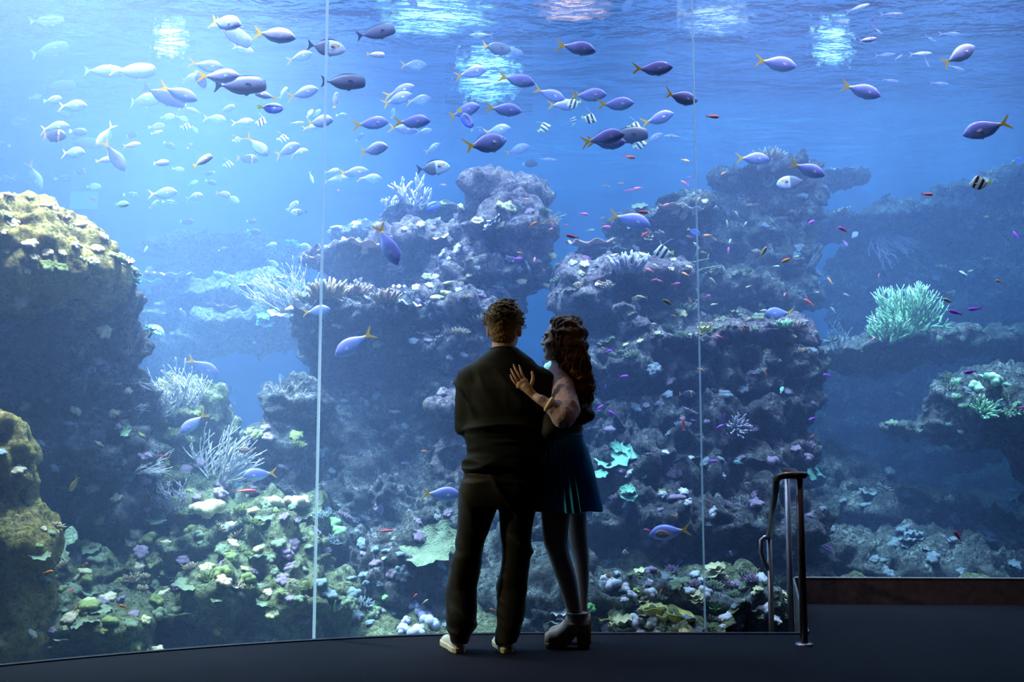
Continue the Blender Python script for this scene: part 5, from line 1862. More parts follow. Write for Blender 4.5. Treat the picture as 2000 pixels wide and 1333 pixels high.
F('bn', 1297, 493, 42, 176, 10, 0, 8.0, 'bannerfish with long white filament under the thin ledges')
F('bn', 1915, 358, 44, 182, 10, 0, None, 'lone bannerfish over the far pale ridge')
YT = [  # px, py, length, heading
    (140, 206, 66, -4), (37, 237, 46, 190), (105, 249, 66, 3), (140, 298, 62, -6), (418, 232, 52, -10), (350, 184, 74, -16), (405, 130, 68, -6),
    (437, 42, 86, -20), (536, 67, 88, -10), (808, 127, 52, 8), (920, 141, 66, 12), (1010, 155, 76, -14), (622, 237, 66, -5), (505, 288, 62, -42),
    (782, 180, 62, 20), (776, 194, 64, 22), (817, 195, 54, 2), (725, 240, 70, 8), (805, 238, 76, -2), (787, 251, 62, -10), (905, 217, 70, 10),
    (970, 254, 58, 4), (945, 284, 100, 22), (984, 214, 74, -4), (1127, 92, 80, -10), (1275, 136, 80, 3), (1073, 186, 66, -15), (1150, 186, 74, 0),
    (1203, 205, 74, 5), (1328, 192, 76, -3), (1285, 233, 66, 18), (1178, 269, 88, 8), (1185, 280, 78, 2), (692, 338, 60, 8), (655, 352, 50, 12),
    (722, 349, 52, -4), (318, 378, 62, 2), (397, 717, 66, -30), (378, 828, 60, 220), (508, 927, 62, 186), (618, 608, 56, 8), (1520, 612, 56, 182),
    (560, 293, 60, 16), (370, 152, 42, 5), (12, 350, 46, 182), (70, 345, 58, -72)]
for i, (x, y, l, a) in enumerate(YT):
    F('yp' if i in (8, 12, 34, 42, 43, 45) else 'yt', x, y, l, a, group=GY)
for x, y, l, a in [(430, 151, 80, 4), (728, 291, 66, 0), (846, 290, 36, 32), (1010, 293, 52, 14), (830, 256, 32, 8), (1098, 207, 64, 8), (1278, 271, 38, 24),
                   (592, 182, 66, 10), (377, 386, 46, 4), (585, 112, 56, 14), (650, 336, 34, 10), (583, 299, 44, 5), (475, 240, 44, 12), (206, 266, 62, 238), (225, 306, 70, -58), (475, 96, 40, -10), (607, 250, 34, 20)]:
    F('yp', x, y, l, a, group=GL_)
for sp, x, y, l, a in [('up', 90, 42, 66, 20), ('up', 95, 98, 78, 18), ('ug', 200, 138, 76, 0), ('up', 262, 141, 92, 0), ('up', 278, 195, 80, -4), ('ug', 318, 188, 84, -16),
                       ('up', 452, 64, 90, -32), ('ug', 112, 168, 66, 10), ('pw', 71, 190, 26, 10), ('pw', 105, 196, 38, 8), ('ug', 119, 221, 34, -20), ('do', 103, 264, 62, -6),
                       ('dk', 152, 257, 40, -5), ('ug', 162, 278, 64, -4), ('gd', 256, 283, 40, 5), ('dk', 256, 264, 30, 0), ('pl', 205, 314, 38, 22), ('pl', 312, 318, 40, -6),
                       ('dk', 330, 283, 30, -30), ('pw', 327, 228, 30, 10), ('pw', 307, 248, 34, 8), ('pl', 306, 260, 24, 20), ('pl', 353, 214, 28, 40), ('pw', 357, 232, 26, -20),
                       ('bn', 362, 248, 26, -8), ('pw', 381, 253, 18, -50), ('ug', 380, 217, 32, 172), ('pl', 395, 315, 44, 40), ('do', 482, 309, 46, -6), ('do', 371, 285, 17, 60),
                       ('bn', 463, 274, 20, 15), ('bn', 445, 322, 24, 5), ('pw', 348, 331, 24, 0), ('ug', 441, 214, 40, 10), ('pl', 520, 186, 42, 175), ('ug', 553, 182, 30, 60),
                       ('tg', 530, 212, 52, -5), ('bn', 508, 238, 30, -10), ('pl', 656, 198, 36, 82), ('tg', 668, 225, 24, 0), ('bn', 552, 272, 26, 12), ('pw', 605, 222, 22, 60),
                       ('pw', 618, 221, 22, 40), ('pl', 733, 108, 38, 0), ('ss', 941, 68, 52, 174), ('dy', 967, 95, 64, 6), ('yp', 1003, 101, 42, -8), ('pw', 767, 222, 20, 70),
                       ('dk', 702, 268, 22, 40), ('tg', 910, 233, 48, -55), ('tg', 932, 254, 34, -14), ('dk', 915, 196, 18, 60), ('bn', 1122, 203, 32, 190), ('bn', 1120, 237, 20, 80),
                       ('bn', 1150, 232, 34, -12), ('bn', 1062, 250, 30, 24), ('bn', 1237, 248, 32, -12), ('bn', 1248, 283, 30, 8), ('ss', 1318, 266, 46, 186), ('dk', 1034, 319, 34, -4),
                       ('sv', 1067, 311, 44, -12), ('dk', 391, 154, 42, -60), ('tg', 850, 400, 42, 210), ('sg', 572, 403, 30, 42), ('ob', 583, 414, 34, 182), ('sg', 530, 478, 22, 10),
                       ('sg', 593, 480, 24, -5), ('sg', 533, 514, 26, -30), ('dk', 363, 432, 34, -4), ('dk', 490, 432, 24, -8), ('dk', 497, 453, 30, -10), ('dk', 435, 487, 20, 20),
                       ('dk', 357, 612, 26, -58), ('dk', 503, 680, 28, -62), ('do', 450, 788, 20, 180), ('br', 480, 879, 30, 180), ('tg', 330, 396, 28, 0), ('pl', 300, 400, 26, 40),
                       ('tg', 255, 381, 30, 2), ('tl', 236, 399, 34, 0), ('br', 183, 388, 22, 160), ('pw', 182, 364, 30, 0), ('tg', 124, 350, 34, 4), ('do', 157, 335, 32, 15),
                       ('tg', 2, 283, 34, 178), ('dk', 410, 338, 24, 190), ('dk', 412, 356, 26, -20), ('tl', 377, 357, 20, 20), ('br', 437, 380, 30, -10), ('pw', 456, 389, 28, -30),
                       ('ss', 608, 346, 32, -68), ('pg', 303, 643, 52, -38), ('rw', 478, 960, 46, 2), ('dk', 495, 966, 28, 10), ('gd', 146, 945, 36, 238), ('rw', 317, 891, 24, 184),
                       ('rw', 752, 1038, 34, 2), ('gw', 655, 1185, 26, 82), ('do', 1342, 770, 34, 0), ('bn', 1222, 1080, 15, 180), ('sg', 285, 487, 14, 70), ('pw', 550, 742, 24, 100),
                       ('ss', 1390, 42, 32, 38), ('ud', 1230, 4, 46, 235), ('dk', 803, 2, 34, -42), ('tg', 1155, 776, 14, 200), ('pw', 1668, 460, 24, 40), ('tg', 1355, 452, 30, -30),
                       ('pw', 1428, 1082, 12, 120), ('tl', 1442, 904, 19, 170), ('tl', 1526, 763, 18, 60), ('tl', 1948, 903, 21, 20), ('tg', 1988, 312, 22, 10), ('ss', 580, 240, 30, 8)]:
    F(sp, x, y, l, a, group=GL_ if x < 640 and y < 420 else None)
for x, y, l, a in [(1675, 15, 52, 16), (1640, 44, 46, 8), (1716, 60, 22, -42), (1690, 80, 60, 20), (1728, 107, 42, 0), (1755, 112, 28, 38), (1797, 105, 50, 4), (1855, 65, 44, -10),
                   (1817, 75, 30, -22), (1737, 158, 40, -3), (1835, 162, 38, -8), (1867, 132, 36, -20), (1810, 122, 24, -62), (1937, 33, 18, 62), (1858, 18, 12, 80)]:
    F('sv', x, y, l, a, group=GV)
for x, y, l, a in [(1740, 28, 48, -5), (1604, 46, 38, 172), (1707, 83, 20, 0)]:
    F('sd', x, y, l, a, group=GV)
AN = {
    'ao': [(1029, 389, 12, 0), (1040, 439, 20, 35), (1016, 494, 12, 170), (1175, 426, 13, 15), (1181, 363, 9, 10), (1188, 364, 9, -20), (1212, 358, 13, 0), (1364, 389, 11, 40),
           (1414, 338, 15, 210), (1382, 460, 17, 186), (1394, 466, 15, -36), (1375, 493, 15, 175), (1339, 536, 16, 150), (1173, 552, 15, 160), (1318, 618, 15, 170), (1346, 585, 16, -65),
           (1360, 587, 10, 0), (1452, 641, 13, 140), (1537, 508, 22, 205), (1621, 549, 16, 120), (1953, 550, 19, 172), (1925, 424, 13, 10), (1370, 722, 13, 160), (1494, 728, 15, 130),
           (1385, 983, 15, 125), (1317, 1010, 15, 150), (1190, 1128, 15, 150), (1290, 1157, 12, 60), (1481, 1118, 14, 70), (165, 1104, 16, 25), (95, 1118, 18, 10), (242, 1187, 17, 150),
           (963, 1192, 13, 160), (865, 361, 14, -10), (1338, 313, 17, -20), (1180, 682, 12, 150), (1232, 517, 8, 0), (1309, 527, 10, 60), (832, 882, 16, 180)],
    'ar': [(1391, 228, 27, 0), (1228, 306, 24, -22), (1246, 368, 19, 190), (1303, 400, 18, 195), (1118, 463, 25, 168), (1253, 415, 25, -2), (1262, 457, 22, 215), (1338, 358, 18, 150),
           (1345, 346, 11, 10), (1350, 463, 18, 170), (1269, 528, 18, 155), (1289, 549, 14, 165), (1274, 606, 15, 155), (1044, 508, 12, 80), (1075, 448, 12, 20), (1077, 436, 12, -50),
           (1105, 440, 12, 0), (1405, 658, 16, 165), (1580, 591, 22, 145), (1533, 575, 10, 240), (1716, 539, 11, 70), (1888, 645, 10, 100), (1705, 663, 13, 35), (1870, 1048, 25, 128),
           (1810, 380, 24, 0), (1334, 830, 24, 95), (138, 1154, 13, 40), (147, 1192, 13, 60), (658, 374, 12, 20), (810, 1165, 12, 40), (1265, 1036, 15, 170), (1930, 708, 14, 50), (1585, 853, 12, 30), (374, 704, 12, 200)],
    'ap': [(1010, 506, 19, 0), (1187, 687, 17, 10), (1217, 736, 20, 5), (1182, 757, 10, 80), (1174, 795, 19, 215), (1197, 808, 19, 150), (1355, 822, 12, 170), (1405, 834, 19, 20),
           (1416, 815, 15, 95), (1391, 902, 19, 5), (1618, 734, 20, 170), (1897, 727, 25, 188), (1587, 818, 17, 205), (1569, 940, 13, 120), (1618, 1070, 18, 152), (1905, 604, 24, 182),
           (1985, 461, 20, 110), (1146, 503, 18, 165), (1867, 611, 26, 162), (1568, 1006, 9, 20), (1235, 898, 9, 20), (1583, 435, 20, 25), (2, 305, 12, 0)],
    'am': [(1140, 418, 19, -15), (1184, 443, 18, 0), (1228, 372, 17, 5), (1278, 547, 14, 10), (1320, 555, 17, 5), (1381, 580, 14, 20), (1648, 449, 22, 158), (1651, 475, 15, -65),
           (1423, 489, 14, 80), (1995, 797, 16, 0), (743, 430, 11, 60), (1343, 357, 10, -60)],
    'ac': [(1153, 450, 16, 10), (1440, 419, 14, 130), (1420, 437, 14, 95), (1455, 438, 12, 50), (1361, 480, 17, 140), (1425, 472, 12, 60), (1490, 494, 24, 60), (1282, 520, 15, 150),
           (1253, 581, 22, 172), (1306, 592, 25, 158), (1275, 633, 13, 0), (1362, 570, 14, 120), (1393, 550, 20, 138), (1395, 595, 15, 190), (1462, 560, 12, 200), (1490, 607, 15, 5),
           (1516, 520, 13, 0), (1555, 501, 11, 0), (1628, 606, 15, 130), (1654, 576, 15, 165), (1853, 588, 24, 162), (1881, 534, 16, 140), (1894, 530, 14, 20), (830, 1176, 14, 35), (1595, 571, 9, 0)],
}
for sp in AN:
    for x, y, l, a in AN[sp]:
        F(sp, x, y, l * 1.08, a, group=GA)
# ================================================================= the two visitors
def PX(px, py, D):
    return np.array(V3(px, py, D))


def loft_fn(rows, D0, e=2.3, tilt=0.0):
    """rows: (py, x left px, x right px, half depth m, D): a body of superelliptic sections"""
    zs, cx, rx, cy, ry = [], [], [], [], []
    for r in rows:
        py, a, b, hd = r[:4]
        D = r[4] if len(r) > 4 else D0
        pa, pb_ = V3(a, py, D), V3(b, py, D)
        zs.append(pa.z); cx.append((pa.x + pb_.x) / 2); rx.append((pb_.x - pa.x) / 2); cy.append(D); ry.append(hd)
    o = np.argsort(zs)
    zs, cx, rx, cy, ry = [np.array(q)[o] for q in (zs, cx, rx, cy, ry)]

    def fn(p):
        z = p[..., 2]
        X, RX_, Y, RY_ = (np.interp(z, zs, q) for q in (cx, rx, cy, ry))
        u = np.abs((p[..., 0] - X) / RX_) ** e + np.abs((p[..., 1] - Y) / RY_) ** e
        d = (u ** (1 / e) - 1) * np.minimum(RX_, RY_)
        return np.maximum(d, np.maximum(zs[0] - z, z - zs[-1]))
    return fn


def chain_fn(pts):
    """pts: (point, radius) along a limb"""
    def fn(p):
        d = None
        for (a, ra), (b, rb) in zip(pts[:-1], pts[1:]):
            q = sd_cone(p, a, b, ra, rb)
            d = q if d is None else np.minimum(d, q)
        return d
    return fn


def union(fns, k):
    def fn(p):
        d = None
        for f in fns:
            q = f(p)
            d = q if d is None else smin(d, q, k)
        return d
    return fn


def folds(v, n, amp, sx, sz, seed, lo=-9, hi=9, slant=0.0):
    """cloth creases: ridges running across the cloth"""
    q = v.copy()
    q[:, 2] = q[:, 2] * sz + q[:, 0] * slant
    q[:, :2] *= sx
    r = 2.2 * np.clip(1 - np.abs(vnoise(q, 1.0, seed)) * 1.3, 0, 1) ** 3 - .6
    r = r + 0.5 * np.clip(1 - np.abs(vnoise(q * 2.1, 1.0, seed + 3)) * 1.6, 0, 1) ** 2
    w = np.clip((v[:, 2] - lo) / .06, 0, 1) * np.clip((hi - v[:, 2]) / .06, 0, 1)
    return v + n * (amp * r * w)[:, None]


def solid(fn, lo, hi, h):
    return surface_nets(fn, lo, hi, h)


def join_meshes(ms):
    vs, fs, n = [], [], 0
    for v, f in ms:
        vs.append(v); fs.append(f + n); n += len(v)
    return np.concatenate(vs), np.concatenate(fs)


def head_field(c, fwd, up, s=1.0, man=False):
    """a head at c (middle of the skull) facing fwd"""
    f = Vector(fwd).normalized(); u = Vector(up).normalized()
    r = f.cross(u).normalized(); u = r.cross(f).normalized()
    R = np.array([list(r), list(f), list(u)])
    c = np.array(c)

    def loc(p):
        return ((p - c) @ R.T) / s

    jw = .066 if man else .056

    def fn(p):
        q = loc(p)
        d = sd_ell(q, (0, -.012, .028), (.076, .098, .088))
        d = smin(d, sd_ell(q, (0, .028, -.045), (jw, .066, .072)), .03)
        d = smin(d, sd_ell(q, (0, .068, -.100), (.026 if not man else .034, .024, .018)), .025)
        for s_ in (-1, 1):
            d = smin(d, sd_ell(q, (s_ * .038, .058, -.030), (.026, .028, .022)), .02)
            d = smin(d, sd_ell(q, (s_ * .030, .082, .020), (.024, .012, .009)), .015)
            d = -smin(-d, sd_ell(q, (s_ * .031, .103, .000), (.017, .016, .011)), .012)
            d = smin(d, sd_ell(q, (s_ * .031, .078, .000), (.014, .012, .009)), .004)
            e = sd_ell(q, (s_ * .078, -.008, -.012), (.011, .022, .034))
            e = np.maximum(e, -sd_ell(q, (s_ * .088, .000, -.008), (.007, .012, .020)))
            d = smin(d, e, .008)
            d = smin(d, sd_ell(q, (s_ * .011, .098, -.030), (.008, .010, .007)), .006)
        d = smin(d, sd_cone(q, (0, .088, .012), (0, .110, -.026), .007, .0115), .012)
        d = smin(d, sd_ell(q, (0, .094, -.056), (.024, .010, .006)), .006)
        d = smin(d, sd_ell(q, (0, .092, -.068), (.021, .010, .007)), .006)
        d = smin(d, sd_cone(q, (0, -.030, -.040), (0, -.045, -.165), .056 if man else .046, .058 if man else .050), .03)
        return d * s
    return fn, loc, R, c


def frame_pt(R, c, q, s=1.0):
    return Vector(c + (np.array(q) * s) @ R)


M_SKIN = None
def mat_skin(name, col):
    t = NT(name)
    co = t.coord()
    n = t.noise(14, 4, 0.6, co)
    c = t.ramp(n, [(0.3, tuple(x * .88 for x in col)), (0.7, col)])
    t.bsdf(c, 0.5, 0, 0.35, t.bump(t.noise(180, 3, .6, co), .12, .002), **{'Subsurface Weight': 0.08, 'Subsurface Scale': 0.01})
    return t.m
def mat_cloth(name, col, rough=.85, weave=500, sheen=0.2, bump=.2, spec=0.1):
    t = NT(name)
    co = t.coord()
    n = t.noise(6, 4, .6, co)
    w = t.noise(weave, 2, .6, co)
    c = t.ramp(n, [(0.3, tuple(x * .8 for x in col)), (0.7, tuple(min(1, x * 1.15) for x in col))])
    t.bsdf(c, rough, 0, spec, t.bump(w, bump, .002), **{'Sheen Weight': sheen, 'Sheen Roughness': .4})
    return t.m
def mat_hair(name, a, b, stretch=(60, 60, 8)):
    t = NT(name)
    mp = t.n('ShaderNodeMapping'); mp.inputs['Scale'].default_value = stretch
    t.l(t.coord(), mp.inputs[0])
    n = t.noise(2.2, 4, .65, mp.outputs[0], .6)
    c = t.ramp(n, [(0.3, a), (0.7, b)])
    t.bsdf(c, .5, 0, .18, t.bump(n, .5, .006))
    return t.m

M_SKIN = mat_skin('fair_skin', (0.66, 0.42, 0.31))
M_SKINW = mat_skin('warm_skin', (0.70, 0.45, 0.32))
M_TIGHTS = mat_skin('bare_leg_skin', (0.48, 0.36, 0.33))
M_SWEATER = mat_cloth('black_green_knit', (0.013, 0.016, 0.014), .7, 400, .05, .25, .2)
M_TROUSER = mat_cloth('black_cotton_twill', (0.022, 0.019, 0.014), .6, 600, .1, .2, .25)
M_FUZZ = mat_cloth('mauve_mohair', (0.52, 0.36, 0.40), .95, 160, .6, .6, .05)
M_SKIRT = mat_cloth('teal_suede', (0.018, 0.34, 0.66), .8, 700, .5, .15, .1)
M_SHOE = simple_mat('off_white_leather', (0.72, 0.68, 0.58), .45, 0, .4, .05)
M_SOLE = simple_mat('cream_rubber', (0.82, 0.74, 0.50), .6, 0, .3, .05)
M_BOOT = simple_mat('taupe_suede_boot', (0.50, 0.38, 0.35), .8, 0, .2, .1)
M_WOODSOLE = simple_mat('brown_stacked_sole', (0.36, 0.22, 0.08), .5, 0, .3, .15, 60)
M_HAIRM = mat_hair('sandy_brown_hair', (0.16, 0.09, 0.035), (0.42, 0.27, 0.11), (60, 60, 30))
M_HAIRW = mat_hair('dark_brown_curls', (0.022, 0.011, 0.008), (0.20, 0.085, 0.035), (40, 40, 12))
M_NAIL = simple_mat('pale_nail', (0.95, 0.80, 0.74), .2, 0, .6, 0)
M_GOLD = simple_mat('ring_metal', (0.85, 0.70, 0.40), .2, 1.0)


def hand_field(wrist, palm_c, fingers, thumb, r=0.0085, palm_r=(.040, .016), nrm=(0, -1, 0)):
    """palm, four bent fingers and a thumb, every one a chain of joints"""
    W, Pc = np.array(wrist), np.array(palm_c)
    roots = [np.array(f[0]) for f in fingers]
    fns = [chain_fn([(W, .021), (Pc, .018)])]
    for a in roots:
        fns.append(chain_fn([(W * .45 + Pc * .55, .015), (a, .0105)]))
    for i in range(len(roots) - 1):
        fns.append(chain_fn([(roots[i], .0105), (roots[i + 1], .0105)]))
    palm = union(fns, .010)
    fl = [chain_fn([(np.array(p), r * (1 - .10 * k) * (.9 if i == 3 else 1)) for k, p in enumerate(f)]) for i, f in enumerate(fingers)]
    th = chain_fn([(W * .65 + Pc * .35, .017)] + [(np.array(p), .0115 - .0012 * k) for k, p in enumerate(thumb)])

    def fn(p):
        d = smin(palm(p), th(p), .008)
        fd = None
        for f in fl:
            q = f(p)
            fd = q if fd is None else np.minimum(fd, q)
        return smin(d, fd, .004)
    return fn


def bounds(pts, m):
    a = np.array(pts)
    return a.min(0) - m, a.max(0) + m


# ---------------------------------------------------------------- the man
DM = 5.16
torso = loft_fn([(683, 958, 1014, .100), (690, 948, 1024, .104), (702, 932, 1040, .108), (716, 918, 1052, .112), (735, 910, 1060, .108), (760, 905, 1066, .120), (800, 906, 1064, .122),
                 (850, 911, 1057, .116), (890, 912, 1055, .114), (925, 908, 1057, .120), (948, 905, 1058, .122)], DM)
sh_l, el_l, wr_l = PX(913, 741, DM), PX(906, 824, DM + .02), PX(935, 800, DM + .25)
sh_r, el_r, wr_r = PX(1063, 746, DM), PX(1080, 838, DM - .10), PX(1149, 811, DM - .03)
arm_l = chain_fn([(sh_l, .061), (sh_l * .5 + el_l * .5, .056), (el_l, .047), (wr_l, .034)])
arm_r = chain_fn([(sh_r, .060), (sh_r * .5 + el_r * .5, .050), (el_r, .045), (el_r * .4 + wr_r * .6, .042), (wr_r, .036)])
upper = union([torso, arm_l, arm_r], .045)
pelvis = loft_fn([(905, 908, 1056, .115), (940, 904, 1054, .122), (965, 901, 1052, .122), (990, 898, 1050, .112)], DM)
leg_l = loft_fn([(940, 903, 982, .115), (985, 897, 974, .105), (1020, 893, 962, .095), (1055, 891, 950, .088), (1075, 891, 945, .086), (1088, 886, 941, .088), (1110, 884, 937, .082),
                 (1150, 878, 933, .076), (1185, 876, 929, .074, DM - .02), (1210, 872, 926, .078, DM - .03), (1222, 877, 925, .078, DM - .03), (1254, 879, 914, .078, DM - .035)], DM)
leg_r = loft_fn([(940, 972, 1055, .115), (985, 973, 1050, .105), (1020, 975, 1042, .095), (1055, 977, 1037, .088), (1090, 979, 1036, .086), (1110, 977, 1035, .082),
                 (1150, 971, 1031, .076), (1190, 968, 1025, .075, DM - .02), (1222, 969, 1022, .078, DM - .03), (1256, 971, 1011, .078, DM - .035)], DM)
lower = union([pelvis, leg_l, leg_r], .018)

man = None
hm_fn, hm_loc, hm_R, hm_c = head_field(PX(985, 641, DM + .02), (.10, 1, .04), (.0, -.04, 1), 1.06, True)
bm1 = surface_nets(lambda p: np.minimum(upper(p), lower(p)) + .013, *bounds([PX(860, 1262, DM), PX(1170, 695, DM), sh_l + [0, -.15, 0], wr_l + [0, .1, 0]], .05), .012)
bm2 = surface_nets(hm_fn, hm_c - .19, hm_c + .19, .0045)
# his hands: one in front of his chest, the other round the woman's waist
hl = wr_l + (wr_l - el_l) / np.linalg.norm(wr_l - el_l) * .0
def simple_hand(w, d, nrm, side, s=1.0):
    """a relaxed hand: w wrist, d direction of the fingers, nrm back of the hand"""
    d = Vector(d).normalized(); n_ = Vector(nrm); n_ = (n_ - d * n_.dot(d)).normalized(); x = d.cross(n_).normalized() * side
    w = Vector(w)
    pc = w + d * .055 * s
    fs = []
    for i, (o, L) in enumerate(((.030, .070), (.010, .080), (-.011, .074), (-.031, .058))):
        a = w + d * .092 * s + x * o * s
        fs.append([a, a + d * L * .45 * s - n_ * .006, a + d * L * .8 * s - n_ * .018, a + d * L * s - n_ * .030])
    th = [w + d * .03 * s + x * .030 * s, w + d * .062 * s + x * .050 * s - n_ * .012, w + d * .090 * s + x * .056 * s - n_ * .022]
    pts = [list(w)] + [list(p) for f in fs for p in f] + [list(p) for p in th]
    return surface_nets(hand_field(list(w), list(pc), [[list(p) for p in f] for f in fs], [list(p) for p in th], .0092 * s), *bounds(pts, .03), .0035)
bm3 = simple_hand(wr_l, (.8, .45, .25), (0, .8, -.5), 1)
bm4 = simple_hand(wr_r + np.array((-.0, .03, 0)), (-.45, .85, .05), (.8, .4, .1), -1)
V_, F_ = join_meshes([bm1, bm2, bm3, bm4])
man = mesh_obj('person', V_, F_, M_SKIN)
tag(man, 'person with short sandy hair in black sweater, dark trousers and white sneakers, seen from behind', 'person')
# sweater
lo, hi = bounds([PX(870, 950, DM), PX(1180, 690, DM), sh_l + [0, -.16, 0], wr_l + [0, .05, 0], wr_r, el_r], .06)
hem = PX(980, 946, DM)[2]
v, f = surface_nets(lambda p: np.maximum(upper(p), hem - p[..., 2]), lo, hi, .0075)
n = vnormals(v, f)
v = folds(v, n, .0120, 2.4, 13.0, 5, hem - .02, PX(0, 815, DM)[2])
v = folds(v, n, .0080, 3.5, 6.0, 9, PX(0, 820, DM)[2], PX(0, 712, DM)[2], 9.0)
mesh_obj('sweater', v, f, M_SWEATER, man)
# collar ring
cc = PX(985, 692, DM)
vs = [Vector((cc[0] + .071 * math.cos(a), cc[1] - .018 + .075 * math.sin(a), cc[2] + .018 - .008 * math.sin(a))) for a in [2 * PI * i / 32 for i in range(33)]]
MB().tube(vs, .0075, 8, False).build('collar', M_SWEATER, man, True)
# trousers
lo, hi = bounds([PX(862, 1256, DM), PX(1062, 920, DM)], .05); lo[1] = DM - .16; hi[1] = DM + .16
top_ = PX(0, 922, DM)[2]
v, f = surface_nets(lambda p: np.maximum(lower(p) + .001, p[..., 2] - top_), lo, hi, .0075)
n = vnormals(v, f)
v = folds(v, n, .0110, 2.2, 8.0, 21, -1, PX(0, 1040, DM)[2], 7)
v = folds(v, n, .0060, 3.0, 3.5, 23, PX(0, 1030, DM)[2], top_, 5)
mesh_obj('trousers', v, f, M_TROUSER, man)
# short wavy hair
def hair_m(p):
    q = hm_loc(p)
    d = sd_ell(q, (0, -.016, .036), (.086, .108, .096))
    d = smin(d, sd_ell(q, (0, -.062, -.040), (.062, .046, .052)), .03)
    d = np.maximum(d, q[..., 1] * .9 - .055 - np.clip(q[..., 2], -.02, .2) * .9)      # open at the face
    d = np.maximum(d, -(q[..., 2] + .088 - np.clip(q[..., 1] + .02, 0, .3) * 1.2))       # nape and round the ears
    return d * 1.06
v, f = surface_nets(hair_m, hm_c - .17, hm_c + .17, .0045)
n = vnormals(v, f)
q = hm_loc(v)
topw = np.clip((q[:, 2] + .0) / .05, 0, 1)
wv = np.stack([q[:, 0] * 26 + 1.2 * vnoise(q, 18, 2), q[:, 1] * 26, q[:, 2] * 60 + 3 * vnoise(q, 14, 1)], -1)
v = v + n * ((1 - np.abs(vnoise(wv, 1.0, 4)) * 2) * (.002 + .009 * topw) + .003 * vnoise(q, 150, 6))[:, None]
hair = mesh_obj('hair', v, f, M_HAIRM, man)
hb = MB()
rnd = random.Random(4)
for i in range(190):
    a = rnd.uniform(0, 2 * PI); e = rnd.uniform(-.15, 1.45)
    r = Vector((math.cos(a) * math.cos(e) * .086, math.sin(a) * math.cos(e) * .108 - .016, math.sin(e) * .096 + .036))
    if r.y > .05 + max(r.z, 0) * .6:
        continue
    t_ = Vector((-math.sin(a) + rnd.uniform(-.6, .6), math.cos(a) * .5 + rnd.uniform(-.6, .3), rnd.uniform(-1.1, .1))).normalized()
    nn = (r - Vector((0, -.016, .036))).normalized()
    pts, L = [], rnd.uniform(.025, .05)
    ph = rnd.uniform(0, 6)
    for k in range(7):
        s_ = k / 6
        w = r + t_ * L * s_ + nn * (.004 + .010 * math.sin(PI * s_) - .006 * s_ * s_) + t_.cross(nn) * .007 * math.sin(ph + 4 * s_)
        pts.append(frame_pt(hm_R, hm_c, tuple(w), 1.06))
    hb.tube(pts, [.0028, .0032, .0034, .0032, .0028, .002, .0008], 5)
hb.build('hair_locks', M_HAIRM, hair, True)


def sneaker(heel, toe, s=1.0):
    """low sneaker from heel to toe on the floor"""
    h, t_ = Vector(heel), Vector(toe)
    h.z = t_.z = 0
    f_ = (t_ - h).normalized(); L = (t_ - h).length
    r_ = f_.cross(Vector((0, 0, 1)))
    R = np.array([list(r_), list(f_), [0, 0, 1]])

    def width(y):
        return np.interp(y / L, [0, .06, .18, .4, .62, .82, .94, 1.0], [.018, .030, .035, .034, .045, .044, .030, .012])

    def shell(q, z0, z1, grow):
        w = width(q[..., 1]) + grow
        d = np.maximum(np.abs(q[..., 0]) - w, np.maximum(-q[..., 1] - grow, q[..., 1] - L - grow))
        return np.maximum(d, np.maximum(z0 - q[..., 2], q[..., 2] - z1))

    def sole(p):
        q = (p - np.array(h)) @ R.T
        return shell(q, .001, .030, .004)

    def up(p):
        q = (p - np.array(h)) @ R.T
        y = q[..., 1] / L
        hgt = np.interp(y, [0, .08, .3, .45, .7, .9, 1.0], [.066, .072, .074, .076, .060, .050, .034])
        w = width(q[..., 1])
        zz = (q[..., 2] - .028) / np.maximum(hgt - .028, .01)
        u = np.abs(q[..., 0] / (w * (1 - .25 * np.clip(zz, 0, 1)))) ** 2.6 + np.clip(zz, 0, 9) ** 3.2
        d = (u ** .4 - 1) * .03
        return np.maximum(np.maximum(d, .024 - q[..., 2]), np.maximum(-q[..., 1], q[..., 1] - L))
    lo = np.minimum(np.array(h), np.array(t_)) - .08
    hi = np.maximum(np.array(h), np.array(t_)) + .12
    lo[2], hi[2] = -.01, .12
    return surface_nets(sole, lo, hi, .004), surface_nets(up, lo, hi, .004), h, f_, r_, L


for heel, toe in ((V3(898, 1272, 5.07), V3(872, 1250, 5.345)), (V3(991, 1274, 5.065), V3(976, 1250, 5.345))):
    so, up_, h, f_, r_, L = sneaker(heel, toe)
    shoe = mesh_obj('shoe', up_[0], up_[1], M_SHOE, man)
    shoe['label'] = 'off-white leather sneaker'
    mesh_obj('sole', so[0], so[1], M_SOLE, shoe)
    lb = MB()
    for k in range(4):
        c_ = h + f_ * L * (.48 + .09 * k) + Vector((0, 0, .081 - .009 * k))
        lb.tube([c_ - r_ * .024 - Vector((0, 0, .012)), c_, c_ + r_ * .024 - Vector((0, 0, .012))], .0025, 6)
    lb.build('laces', M_SHOE, shoe, True)

